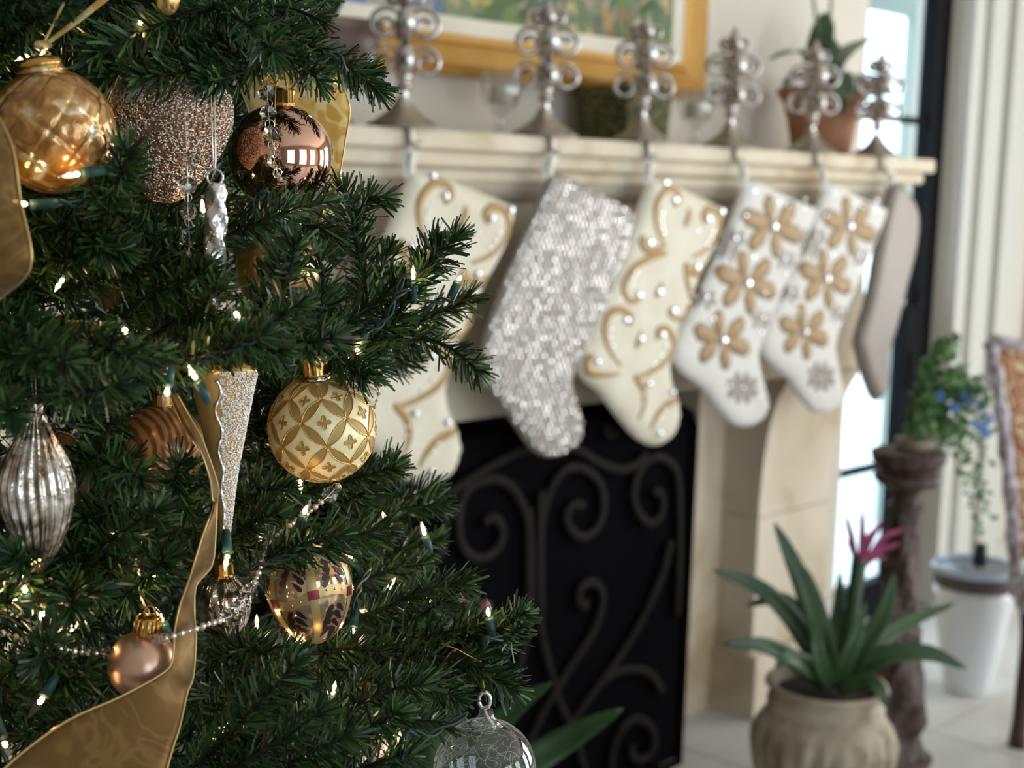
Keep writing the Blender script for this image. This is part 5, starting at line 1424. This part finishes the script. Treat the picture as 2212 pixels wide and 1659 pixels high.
# ------------------------------------------------------------------ copper mirror ball
D = 1.12
c = at(607, 338, D); Rb = 113 * D / F; Rm = ofr(0, 0)
ob = thing('copper_bauble', 'shiny rose copper ball below the pale gold ribbon loop', 'ornament', c - UP * Rb, 'ornaments hung on the tree')
part('ball', MB().lathe(sph(Rb, 44), 72, M=Rm, c=c), M['copper_mirror'], ob)
cap_parts(ob, c, Rm, Rb * .98, .010, .012)
hk = smooth([at(602, 215, D), at(604, 195, D), at(590, 170, D), at(580, 150, D), at(586, 135, D)], 24)
part('gold_hook', MB().tube(hk, .0007, 6), M['gold_metal'], ob)
a = np.linspace(0, 4.2 * math.pi, 50); cc_ = at(588, 170, D)
part('hook_spiral', MB().tube(np.array([cc_ + (RT * math.cos(q) + UP * math.sin(q) * 1.4) * (.001 + .0045 * q / a[-1]) for q in a]), .0004, 5), M['gold_metal'], ob)
part('gold_string', MB().tube(smooth([at(597, 130, D - .04), at(593, 260, D - .045), at(592, 380, D - .045)], 14), .0005, 5), M['gold_thread'], ob)

# ------------------------------------------------------------------ silvered icicle (upper)
D = .985; k = D / F
c = at(470, 395, D); Rm = ofr(2, 0)
ob = thing('glass_icicle', 'twisted silver glass icicle hanging from a silver cord', 'ornament', at(482, 720, D), 'ornaments hung on the tree')
zz = np.linspace(0, -.104, 60)
rr = np.interp(-zz, [0, .006, .02, .05, .075, .104], [.004, .006, .0068, .0066, .0045, .0008])
part('shaft', MB().lathe(np.c_[rr, zz][::-1], 28, M=Rm, c=c, mod=lambda a, i, z: 1 + .16 * np.cos(3 * a + z * 260) + .05 * np.cos(7 * a - z * 500)), M['icicle_glass'], ob)
t = np.linspace(0, 2 * math.pi, 24)[:-1]
part('ring', MB().tube(np.array([at(464, 383, D) + (RT * math.cos(q) + UP * math.sin(q)) * .0052 for q in t]), .0009, 6, closed=True), M['icicle_glass'], ob)
for dx in (-4, 3):
    part('silver_cord', MB().tube(smooth([at(464 + dx * .3, 376, D), at(462 + dx, 300, D - .004), at(460 + dx, 205, D)], 12), .0005, 5), M['silver_wire'], ob)

# ------------------------------------------------------------------ beaded cone (lower)
D = 1.04; k = D / F
top, tip = at(482, 800, D), at(487, 1212, D)
ax = norm(top - tip); Lc_ = np.linalg.norm(top - tip)
bx = norm(np.cross(FH, ax)); by = np.cross(ax, bx)
if bx @ RT < 0: bx, by = -bx, -by
Rm = np.stack([bx, by, ax], 1)
ob = thing('beaded_cone', 'long cone ornament, gold glitter one side and silver beads the other', 'ornament', tip, 'ornaments hung on the tree')
pr = [(.0009, 0), (.0022, Lc_ * .08), (.0048, Lc_ * .22), (.009, Lc_ * .45), (.0165, Lc_ * .74), (.0215, Lc_ * .92), (.0235, Lc_), (.018, Lc_ * 1.03), (.007, Lc_ * 1.05), (.0004, Lc_ * 1.055)]
pr = smooth(np.c_[pr, np.zeros(len(pr))], 40)[:, :2]; pr[:, 0] = np.maximum(pr[:, 0], .0004)
part('cone', MB().lathe(pr, 40, M=Rm, c=tip), M['gold_glitter'], ob)
bz = MB(); crg = np.random.default_rng(9)
oct_V = np.array([(1, 0, 0), (-1, 0, 0), (0, 1, 0), (0, -1, 0), (0, 0, 1), (0, 0, -1)], float); oct_F = [(0, 2, 4), (2, 1, 4), (1, 3, 4), (3, 0, 4), (2, 0, 5), (1, 2, 5), (3, 1, 5), (0, 3, 5)]
Vb, Tb, ofs = [], [], 0
for _ in range(7000):
    t = math.sqrt(crg.random()); r = np.interp(t * Lc_, pr[:, 1][:34], pr[:, 0][:34]); a = crg.uniform(-math.pi / 2 + .05, math.pi * .75)
    p = tip + Rm @ np.array([r * math.cos(a), r * math.sin(a), t * Lc_ * .99])
    Vb.append(p + oct_V * crg.uniform(.0006, .0011)); Tb.append(np.array(oct_F) + ofs); ofs += 6
o = quads_obj('silver_beads', np.vstack(Vb), np.vstack(Tb), M['silver_glitter'], ob, True); tag(o, kind='stuff')
zz = np.linspace(.01, .95, 70)
Q = np.array([tip + Rm @ np.array([np.interp(t * Lc_, pr[:, 1][:34], pr[:, 0][:34]) * math.sin(.12 * math.sin(t * 30)), -np.interp(t * Lc_, pr[:, 1][:34], pr[:, 0][:34]) - .0004, t * Lc_]) for t in zz])
part('glass_rope', MB().tube(Q, .0012 + .0004 * np.sin(np.arange(70) * 1.3), 8), M['icicle_glass'], ob)

# ------------------------------------------------------------------ ribbed mercury drop
D = .95; k = D / F
c = at(80, 1075, D); Rm = ofr(0, 2)
ob = thing('ribbed_drop', 'ribbed silver mercury glass drop hanging at the left edge', 'ornament', at(75, 1245, D), 'ornaments hung on the tree')
pr = smooth(np.array([(.0006, -.052, 0), (.006, -.045, 0), (.0140, -.031, 0), (.0212, -.011, 0), (.0238, .006, 0), (.0208, .021, 0), (.0142, .035, 0), (.0090, .046, 0), (.0064, .053, 0), (.0058, .062, 0), (.0036, .066, 0), (.0004, .0665, 0)]), 56)[:, :2]
pr[:, 0] = np.maximum(pr[:, 0], .0004)
part('body', MB().lathe(pr, 132, M=Rm, c=c, mod=lambda a, i, z: 1 + (.055 * np.cos(22 * a + 1.2 * np.sin(z * 70)) if z < .052 else 0)), M['mercury'], ob)
for dx in (-4, 4):
    part('silver_cord', MB().tube(smooth([at(75 + dx * .6, 858, D), at(72 + dx, 815, D), at(72, 780, D)], 10), .0004, 5), M['silver_wire'], ob)

# ------------------------------------------------------------------ small matte copper ball
D = .972
c = at(309, 1436, D); Rb = 75 * D / F; Rm = ofr(8, 4)
ob = thing('small_copper_bauble', 'small matte copper ball with gold crown cap behind the ribbon', 'ornament', c - UP * Rb, 'ornaments hung on the tree')
part('ball', MB().lathe(sph(Rb, 32), 48, M=Rm, c=c), M['copper_matte'], ob)
cr = MB()
for j in range(14):
    q = j * 2 * math.pi / 14
    p0 = np.array([.0076 * math.cos(q), .0076 * math.sin(q), Rb * .97 + .011]); p1 = np.array([.0088 * math.cos(q), .0088 * math.sin(q), Rb * .97])
    cr.tube(np.array([c + Rm @ p0, c + Rm @ ((p0 + p1) / 2), c + Rm @ p1]), [.0012, .0013, .0006], 6)
part('crown', cr, M['gold_metal'], ob)
cap_parts(ob, c, Rm, Rb * .97, .0074, .0115)
part('wire_hook', MB().tube(smooth([at(322, 1342, D), at(322, 1322, D), at(316, 1312, D), at(302, 1314, D)], 12), .0004, 5), M['gold_metal'], ob)

# ------------------------------------------------------------------ painted glass egg
D = 1.11
c = at(670, 1280, D); k = D / F; Rm = ofr(-10, -4, math.radians(-90 + 14))
ob = thing('painted_egg', 'gilded glass egg painted with bands and plum leaf sprays', 'ornament', at(690, 1392, D), 'ornaments hung on the tree')
hh, rw = 112 * k, 92 * k
def egg_r(z):       # z in [-1,1], wide at the top, pointed below
    return rw * math.sqrt(max(0, 1 - z * z)) * (1 + .17 * z) * 1.0
zz = -np.cos(np.linspace(0.02, math.pi - .02, 44))
part('body', MB().lathe([(egg_r(z), z * hh) for z in zz], 64, M=Rm, c=c), M['egg_glass'], ob)
def onE(lon, z, lift=.0004):
    r = egg_r(z) + lift
    return c + Rm @ np.array([r * math.cos(lon), r * math.sin(lon), z * hh * (1 + lift / hh)])
bd = MB()
for q in range(6):
    a0 = q * math.pi / 3
    bd.grid(np.array([[onE(a0 + s / max(.3, egg_r(z) / rw), z) for s in (-.10, -.04, .04, .10)] for z in np.linspace(-.96, .93, 30)]))
bd.grid(np.array([[onE(a_, z + .10 * math.sin(3 * a_ + .6)) for z in (-.06, .0, .06, .13)] for a_ in np.linspace(0, 2 * math.pi, 80)]))
part('painted_bands', bd, M['egg_band'], ob)
gms = []; lf = MB(); dt = MB()
def drop(lon, z, ang, l, m_):
    pts = []
    for q in np.linspace(0, 2 * math.pi, 13)[:-1]:
        u, v = math.cos(q), math.sin(q) * .42 * (1 - .7 * math.cos(q)) * .75
        x_, y_ = l * (u * math.cos(ang) - v * math.sin(ang)), l * (u * math.sin(ang) + v * math.cos(ang))
        pts.append(onE(lon + x_ / max(egg_r(z), .006), z + y_ / hh, .0006))
    m_.add([onE(lon, z, .0006)] + pts, [(0, 1 + i, 1 + (i + 1) % 12) for i in range(12)])
for q in range(6):
    a0 = q * math.pi / 3
    zc = .035 + .10 * math.sin(3 * a0 + .6)
    gms.append(MB().grid(np.array([[onE(a0 + s, zc + t, .0009) for s in (-.13, 0, .13)] for t in (-.085, 0, .085)])))
    am = a0 + math.pi / 6
    for sgn, zb in ((1, .24), (-1, -.22)):
        for i in range(4):
            z = zb + sgn * .14 * i
            if abs(z) > .85: continue
            for sd in (-1, 1):
                drop(am + sd * .17 + .05 * i * sgn, z + .05 * sgn, math.pi / 2 * sgn + sd * .75, .0050 + .0008 * (i == 1), lf)
        drop(am, zb + sgn * .55, math.pi / 2 * sgn, .0062, lf)
    for i in range(5):
        dt.ball(onE(am + .30 * math.cos(i * 1.3), .52 + .10 * math.sin(i * 1.3)), .0009, 6, 4); dt.ball(onE(am + .25 * math.cos(i * 1.3), -.6 + .10 * math.sin(i * 1.3)), .0009, 6, 4)
[part('garnet_square', g__, M['garnet'], ob) for g__ in gms]; part('plum_leaves', lf, M['plum'], ob); part('red_dots', dt, M['red_dot'], ob)
sd_ = MB()
for q in range(6):
    for s in (.3, .5, .7): 
        sd_.ball(onE(q * math.pi / 3 + s * math.pi / 3, .035 + .10 * math.sin(3 * (q + s) * math.pi / 3 + .6)), .0010, 6, 4)
part('silver_studs', sd_, M['silver_wire'], ob)
cap_parts(ob, c, Rm, hh * .96, .009, .01)

# ------------------------------------------------------------------ clear crackle ball, lower right
D = 1.08
c = at(1047, 1662, D); Rb = 112 * D / F; Rm = ofr(0, 3)
ob = thing('crackle_bauble', 'clear crackled glass ball with glass loop at the bottom', 'ornament', c - UP * Rb, 'ornaments hung on the tree')
part('ball', MB().lathe(sph(Rb, 40), 64, M=Rm, c=c), M['clear'], ob)
part('neck', MB().lathe([(.013, Rb * .94), (.008, Rb * 1.02), (.0055, Rb * 1.12), (.005, Rb * 1.22), (.0002, Rb * 1.25)], 24, M=Rm, c=c), M['clear'], ob)
t = np.linspace(0, 2 * math.pi, 28)[:-1]
lc = at(1047, 1512, D)
part('glass_loop', MB().tube(np.array([lc + (RT * math.cos(q) * .0042 + UP * math.sin(q) * .006) for q in t]), .0015, 8, closed=True), M['icicle_glass'], ob)
part('glass_twist', MB().tube(smooth([at(1045, 1532, D - .004), at(1052, 1548, D - .008), at(1062, 1562, D - .01), at(1068, 1576, D - .012)], 16), .0016, 8), M['icicle_glass'], ob)
part('gold_string', MB().tube(smooth([lc + UP * .005, at(1046, 1490, D), at(1044, 1470, D)], 8), .0004, 5), M['gold_thread'], ob)
xr = np.random.default_rng(17); th_ = MB()
for _ in range(330):
    v = norm(xr.normal(0, 1, 3)); d_ = norm(np.cross(v, xr.normal(0, 1, 3))); pts = []
    for q in range(7):
        pts.append(c + v * (Rb - .0006)); v = norm(v + d_ * .05); d_ = norm(d_ + np.cross(v, d_) * xr.normal(0, .9)); d_ = norm(d_ - (d_ @ v) * v)
    th_.tube(smooth(np.array(pts), 10), .00022, 4, cap=False)
part('crackle_threads', th_, M['glass_thread'], ob, kind='stuff')

# ------------------------------------------------------------------ half hidden ornaments deeper in the tree
M['glitter_gold_glass'] = mat('gold_glitter_glass', (0.72, 0.42, 0.16), 0.2, metal=.75); glitter(M['glitter_gold_glass'], 700, .9, .003)
def hidden(name, label, x, y, r, D, m_, sz=(1, 1, 1), lob=0, amp=0.0, tilt=0):
    c = at(x, y, D); R_ = r * D / F; Rm = ofr(tilt, 0)
    ob = thing(name, label, 'ornament', c - UP * R_ * sz[2], 'ornaments hung on the tree')
    part('body', MB().lathe([(rr_ * sz[0], zz_ * sz[2]) for rr_, zz_ in sph(R_, 30)], 64, M=Rm, c=c, mod=(lambda a, i, z: 1 + amp * np.cos(lob * a + z * 40)) if lob else None), m_, ob)
    cap_parts(ob, c, Rm, R_ * sz[2] * .98, .008, .01)
hidden('glitter_bauble', 'gold glitter glass ball half hidden behind the middle branches', 600, 585, 88, 1.22, M['glitter_gold_glass'], lob=9, amp=.03)
M['amber_stripe'] = mat('amber_striped_glass', (0.50, 0.20, 0.06), 0.25, metal=.35, coat=.3)
cq = coords(M['amber_stripe'], (1, 1, 1)); wq = N(M['amber_stripe'], 'ShaderNodeTexWave', Scale=55.0, Distortion=3.0); L(M['amber_stripe'], cq, 'Vector', wq, 'Vector')
rq = ramp(M['amber_stripe'], wq, 'Fac', [(.2, (.34, .11, .03)), (.5, (.55, .25, .08)), (.8, (.66, .36, .15))]); L(M['amber_stripe'], rq, 'Color', P(M['amber_stripe']), 'Base Color')
hidden('striped_amber_bauble', 'amber striped glass ball behind the beaded cone', 350, 965, 92, 1.17, M['amber_stripe'])
hidden('silver_drop', 'silver fluted glass drop beside the painted egg', 482, 1308, 58, 1.13, M['mercury'], (1, 1, 1.25), 10, .06)
hidden('peach_bauble', 'peach glass ball deep in the branches at the bottom', 806, 1622, 36, 1.2, M['copper_matte'])
hidden('silver_bauble', 'small silver ball deep in the branches at the bottom', 765, 1648, 36, 1.16, M['mercury'])
hidden('gold_bud_ornament', 'gold leaf bud ornament cut off at the top edge', 362, -8, 24, 1.0, M['gold_glitter'], (1, 1, 1.7), 5, .12)
hidden('small_gold_bauble', 'small peach gold ball behind the cone tip', 545, 945, 34, 1.2, M['matte_gold'])

# ------------------------------------------------------------------ ribbons
def ribbon(name, label, La, Lb, m_, n=70, wave=.004, edge=True):
    A = [at(x, y, d) for x, y, d in La]; B = [at(x, y, d) for x, y, d in Lb]
    low = min(A + B, key=lambda p: p[2])
    r = thing(name, label, 'ribbon', low, 'gold ribbon wound through the tree')
    part('sheer_band', strip(A, B, n, 12, wave), m_, r)
    if edge:
        for S in (A, B): part('wire_edge', MB().tube(smooth(np.array(S), n), .0007, 6), M['ribbon_edge'], r)
    return r
ribbon('gold_ribbon', 'long sheer gold ribbon twisting down to a wide tail at the bottom left',
 [(362, 845, 1.0), (395, 920, 1.0), (428, 965, .99), (452, 1030, .99), (458, 1075, .985), (462, 1092, .985), (440, 1150, .97), (420, 1215, .965), (405, 1262, .965), (388, 1310, .965), (377, 1365, .96), (372, 1425, .95), (350, 1455, .945), (260, 1505, .93), (140, 1560, .91), (20, 1650, .89), (-60, 1740, .88)],
 [(382, 850, 1.0), (410, 900, 1.0), (438, 952, 1.0), (470, 1045, 1.0), (470, 1075, .995), (468, 1092, .985), (466, 1150, .985), (458, 1220, .985), (424, 1265, .98), (420, 1325, .98), (423, 1383, .975), (417, 1463, .965), (405, 1495, .96), (388, 1570, .945), (372, 1620, .935), (350, 1700, .92), (330, 1780, .91)], M['ribbon'], 110, .003)
ribbon('gold_ribbon', 'sheer gold ribbon tail hanging at the extreme left edge',
 [(-110, 190, .84), (-120, 320, .83), (-120, 450, .83), (-110, 560, .84), (-100, 680, .86)],
 [(-14, 232, .85), (26, 315, .84), (44, 430, .84), (66, 575, .84), (-10, 655, .86)], M['ribbon'], 50, .006)
ribbon('gold_ribbon', 'pale yellow ribbon loop behind the copper ball',
 [(500, 150, 1.19), (535, 235, 1.2), (560, 330, 1.21), (600, 420, 1.22), (640, 520, 1.23)],
 [(690, 130, 1.17), (752, 215, 1.18), (745, 310, 1.19), (720, 430, 1.2), (672, 535, 1.22)], M['ribbon_pale'], 40, -.012)
ribbon('gold_ribbon', 'bit of gold ribbon lying between left middle branches',
 [(95, 692, .99), (150, 694, .985), (205, 698, .98), (262, 728, .98), (300, 760, 1.0)],
 [(110, 760, 1.0), (160, 745, .99), (205, 745, .985), (250, 775, .985), (290, 800, 1.0)], M['ribbon'], 30, .004)
ribbon('gold_ribbon', 'short gold ribbon fold deep behind the left centre branches',
 [(215, 600, 1.12), (270, 610, 1.12), (330, 612, 1.12), (390, 620, 1.12)],
 [(225, 670, 1.13), (275, 655, 1.13), (335, 650, 1.13), (400, 640, 1.13)], M['ribbon'], 24, .004)
ribbon('gold_ribbon', 'orange lit ribbon fold right of the ribbed drop',
 [(125, 930, 1.06), (160, 945, 1.06), (185, 990, 1.07), (190, 1070, 1.08)],
 [(120, 1000, 1.06), (140, 1010, 1.06), (150, 1040, 1.07), (160, 1090, 1.08)], M['ribbon'], 24, .004)
ribbon('gold_ribbon', 'brown gold ribbon tip below the copper ball',
 [(640, 455, 1.16), (650, 490, 1.16), (668, 520, 1.16), (676, 535, 1.16)],
 [(700, 440, 1.16), (695, 470, 1.16), (688, 505, 1.16), (678, 535, 1.16)], M['ribbon'], 16, .003)

# ------------------------------------------------------------------ crystal garlands
def octa(p, r, nrm, root, spin=0.0):
    nrm = norm(nrm); e = norm(np.cross(nrm, UP + .01)); u = np.cross(nrm, e)
    R_ = np.stack([e, u, nrm], 1)
    o = part('crystal', MB().lathe([(r * .35, -r * .32), (r * .96, -r * .05), (r * .96, r * .05), (r * .35, r * .32)], 8, M=R_, c=p), M['facet'], root, False)
def ring_(p, r, nrm, root, name='link'):
    nrm = norm(nrm); e = norm(np.cross(nrm, UP + .01)); u = np.cross(nrm, e)
    t = np.linspace(0, 2 * math.pi, 15)[:-1]
    part(name, MB().tube(np.array([p + (e * math.cos(q) + u * math.sin(q)) * r for q in t]), r * .11, 5, closed=True), M['silver_wire'], root)
BEAD = [None]
def garland(label, path, items, beadr=.0023):
    """path: px,py,depth; items sequence of 'b' beads / 'c' crystals spread evenly"""
    Q = smooth(np.array([at(x, y, d) for x, y, d in path]), 240)
    g = thing('crystal_garland', label, 'garland', Q[np.argmin(Q[:, 2])], 'crystal bead garlands')
    s = np.r_[0, np.cumsum(np.linalg.norm(np.diff(Q, axis=0), axis=1))]
    wid = {'b': beadr * 2.9, 'c': .0165, 's': beadr * 1.9}
    tot = sum(wid[i] for i in items); pos = 0
    part('chain', MB().tube(Q[::3], .0004, 5), M['silver_wire'], g)
    for it in items:
        cpos = (pos + wid[it] / 2) / tot * s[-1]; pos += wid[it]
        p = np.array([np.interp(cpos, s, Q[:, k_]) for k_ in range(3)])
        if it == 'c':
            octa(p, .0066, -FH + rng.normal(0, .35, 3), g)
            e = np.array([np.interp(min(s[-1], cpos + .008), s, Q[:, k_]) for k_ in range(3)])
            ring_(e, .0034, -FH + rng.normal(0, .5, 3), g)
        else:
            r = beadr * (1 if it == 'b' else .7)
            if BEAD[0] is None:
                b = MB().ball((0, 0, 0), 1.0, 9, 6); o = mesh_obj('bead', np.vstack(b.v), b.f, M['smoky_bead'], False); BEAD[0] = o.data; bpy.data.objects.remove(o)
            o = bpy.data.objects.new('bead', BEAD[0]); COL.objects.link(o); o.parent = g
            o.location = (p - ORG[g.name]).tolist(); o.scale = (r, r, r)
garland('crystal bead garland draped across the small copper ball', [(-30, 1355, .97), (60, 1385, .965), (150, 1405, .965), (225, 1412, .965), (290, 1408, .965), (340, 1385, .96), (385, 1370, .955), (440, 1352, .965), (500, 1328, .99), (535, 1285, 1.02), (560, 1235, 1.04), (578, 1180, 1.05), (620, 1140, 1.07), (665, 1108, 1.09), (705, 1075, 1.1), (735, 1045, 1.11)],
        list('bsbsbbsbbsbsbsbscc') + list('bcbbbsbbsbb') + list('cccc') + list('bsbsbsbbsb') + list('bsbsbbbsbbcb'), .0024)
garland('crystal garland hanging in front of the copper ball', [(560, 135, 1.06), (568, 170, 1.06), (578, 215, 1.06), (580, 250, 1.06), (586, 290, 1.06), (592, 330, 1.06), (598, 370, 1.06), (606, 392, 1.07)], list('bsbcccbcbb'), .0021)
garland('crystal garland hanging in front of the beaded drop', [(398, 235, 1.0), (402, 300, 1.0), (404, 360, 1.0), (406, 440, 1.0), (408, 495, 1.0), (408, 560, 1.0)], list('bbbbccccb'), .0022)
garland('thin bead chain right of the patterned ball', [(850, 745, 1.17), (838, 775, 1.17), (825, 820, 1.17), (815, 860, 1.17), (800, 905, 1.18), (790, 935, 1.19)], list('cbsbsbsbsb'), .0017)
garland('thin bead chain hanging beside the pale ribbon', [(748, 250, 1.2), (742, 300, 1.2), (738, 350, 1.2), (734, 400, 1.2)], list('bsbsbsbsbs'), .0015)

# ------------------------------------------------------------------ light strings
LB = [(175, 375, 170, 378, .92), (62, 443, 38, 443, .92, 128, 438), (274, 722, 258, 690, .93, 292, 760), (517, 688, 492, 652, .95, 545, 735), (893, 606, 893, 590, 1.09, 893, 632), (990, 608, 1001, 583, 1.19, 972, 645),
      (884, 681, 872, 684, 1.19, 905, 676), (777, 752, 770, 762, 1.09, 792, 712), (655, 778, 655, 790, 1.13), (425, 822, 420, 812, .96), (362, 836, 357, 886, .95, 366, 806), (655, 1112, 668, 1083, 1.06, 640, 1162),
      (565, 916, 560, 925, 1.2), (567, 1150, 563, 1170, 1.17), (837, 1133, 835, 1128, 1.27), (918, 1157, 916, 1150, 1.25), (838, 1273, 842, 1268, 1.22), (803, 1327, 797, 1325, 1.17), (763, 1356, 760, 1386, 1.13, 766, 1328),
      (598, 1398, 592, 1410, 1.12), (653, 1397, 650, 1390, 1.1), (1056, 1334, 1052, 1298, 1.10, 1063, 1368), (492, 1196, 492, 1212, 1.02, 490, 1170), (338, 1240, 302, 1255, 1.02), (88, 1342, 95, 1297, .97, 82, 1378), (148, 1366, 180, 1328, .98), (94, 1506, 60, 1552, .95, 110, 1478),
      (8, 1600, 18, 1628, .96), (55, 1282, 56, 1272, .95), (38, 1292, 34, 1296, .96), (865, 1612, 863, 1582, 1.04, 866, 1640), (718, 1502, 722, 1490, 1.08), (440, 462, 440, 455, 1.08), (303, 45, 305, 55, 1.0), (137, 600, 135, 610, 1.0), (555, 1360, 556, 1352, 1.1),
      (352, 1345, 350, 1338, 1.05), (103, 97, 102, 104, 1.02), (67, 116, 64, 120, 1.03), (608, 462, 645, 455, 1.05, 568, 450), (648, 1035, 650, 1045, 1.16), (480, 1590, 486, 1580, 1.05), (345, 550, 344, 545, 1.08), (720, 172, 724, 178, 1.15), (935, 1310, 930, 1302, 1.2), (430, 1000, 428, 1006, 1.2), (240, 1145, 244, 1150, 1.12), (760, 1210, 756, 1204, 1.24)]
ls = thing('light_string', 'string of clear mini lights with green sockets wound through the tree', 'fairy lights', at(10, 1615, .96))
for b in LB:
    x0, y0, x1, y1, d = b[:5]
    p0, p1 = at(x0, y0, d), at(x1, y1, d)
    frontal = np.linalg.norm(p1 - p0) < .008
    ax = norm(p1 - p0) if not frontal else norm(norm(p1 - p0) * .75 - FH * .6 + UP * .25)
    bl = .0155
    if not frontal: bl = float(np.clip(np.linalg.norm(p1 - p0) * 1.15, .013, .017))
    if len(b) > 5: 
        s0 = at(b[5], b[6], d + .006); ax2 = norm(p0 - s0)
    else: ax2 = ax
    sb = p0 - ax2 * .019
    so = part('socket', MB().tube(np.array([sb, sb + ax2 * .004, p0 - ax2 * .001]), [.0026, .0034, .0036], 10), M['socket'], ls)
    e = norm(np.cross(ax, UP + .03)); u = np.cross(ax, e); R_ = np.stack([e, u, ax], 1)
    part('bulb', MB().lathe([(.0024, 0), (.0030, .0012), (.0030, bl * .45), (.0022, bl * .68), (.0010, bl * .86), (.0008, bl * .93), (.0002, bl)], 12, M=R_, c=p0), M['bulb_glass'], so)
    part('filament', MB().ball(p0 + ax * bl * .20, .0016, 8, 6, M=R_, sz=(1, 1, 1.35)), M['filament'], so)
    l = bpy.data.lights.new('bulb_light', 'POINT'); l.energy = .05; l.color = (1.0, .66, .34); l.shadow_soft_size = .002
    lo_ = bpy.data.objects.new('bulb_light', l); COL.objects.link(lo_); lo_.parent = so
    lo_.location = (p0 + ax * bl * .25 - ORG[ls.name]).tolist()
WIRES = [[(480, 100, 1.12), (560, 95, 1.1), (620, 110, 1.1), (680, 135, 1.1), (715, 118, 1.1), (738, 130, 1.1), (742, 160, 1.11)],
         [(128, 438, .93), (160, 440, .95), (185, 420, .97), (200, 440, 1.0)], [(120, 150, 1.0), (135, 120, .99), (150, 95, .985), (175, 100, .99), (170, 150, 1.0), (185, 170, 1.01)],
         [(150, 160, 1.0), (160, 120, .99), (178, 115, .985), (190, 140, 1.0)], [(500, 462, 1.06), (530, 455, 1.05), (555, 430, 1.04), (575, 415, 1.04), (570, 450, 1.05)],
         [(790, 715, 1.1), (800, 700, 1.1), (830, 690, 1.1), (850, 650, 1.09), (870, 600, 1.09), (880, 590, 1.09)], [(795, 712, 1.09), (815, 706, 1.09), (840, 680, 1.09), (855, 640, 1.085), (885, 625, 1.09)],
         [(905, 676, 1.2), (920, 660, 1.19), (945, 650, 1.19), (972, 645, 1.19)], [(545, 735, .96), (565, 745, .97), (590, 720, .97), (600, 700, .98)], [(480, 770, .96), (510, 750, .95), (545, 735, .95)],
         [(640, 1162, 1.06), (640, 1185, 1.05), (620, 1205, 1.05), (580, 1215, 1.05), (540, 1230, 1.06)], [(645, 1165, 1.055), (650, 1185, 1.05), (630, 1200, 1.045), (590, 1210, 1.05)],
         [(1063, 1368, 1.11), (1045, 1385, 1.11), (1040, 1410, 1.11), (1050, 1385, 1.1), (1085, 1378, 1.11)], [(766, 1328, 1.14), (770, 1290, 1.15), (780, 1260, 1.18), (800, 1230, 1.2)],
         [(866, 1640, 1.05), (880, 1580, 1.05), (920, 1590, 1.06), (960, 1570, 1.07), (1010, 1540, 1.08)], [(430, 790, .95), (450, 775, .95), (480, 770, .96)], [(292, 760, .94), (320, 790, .95), (360, 800, .95)]]
for wv_ in WIRES:
    Q = smooth(np.array([at(x, y, d - .012) for x, y, d in wv_]), 40)
    T_, N_, B_ = frames(Q)
    ph = np.linspace(0, len(wv_) * 2.4, 40)[:, None]
    for s_ in (0, math.pi):
        part('wire', MB().tube(Q + .0016 * (np.cos(ph + s_) * N_ + np.sin(ph + s_) * B_), .0012, 6), M['cord_green'], ls)
# a loose gold thread caught on the lower right branch
solo('gold_thread', MB().tube(smooth([at(950, 1390, 1.1), at(985, 1402, 1.09), at(1010, 1415, 1.09), at(1040, 1430, 1.1)], 20), .0005, 5).tube(smooth([at(962, 1425, 1.09), at(975, 1408, 1.09), at(985, 1402, 1.09)], 10), .0004, 5), M['gold_thread'], 'loose gold thread caught on the lower right branch tip', 'thread', smooth_=True)
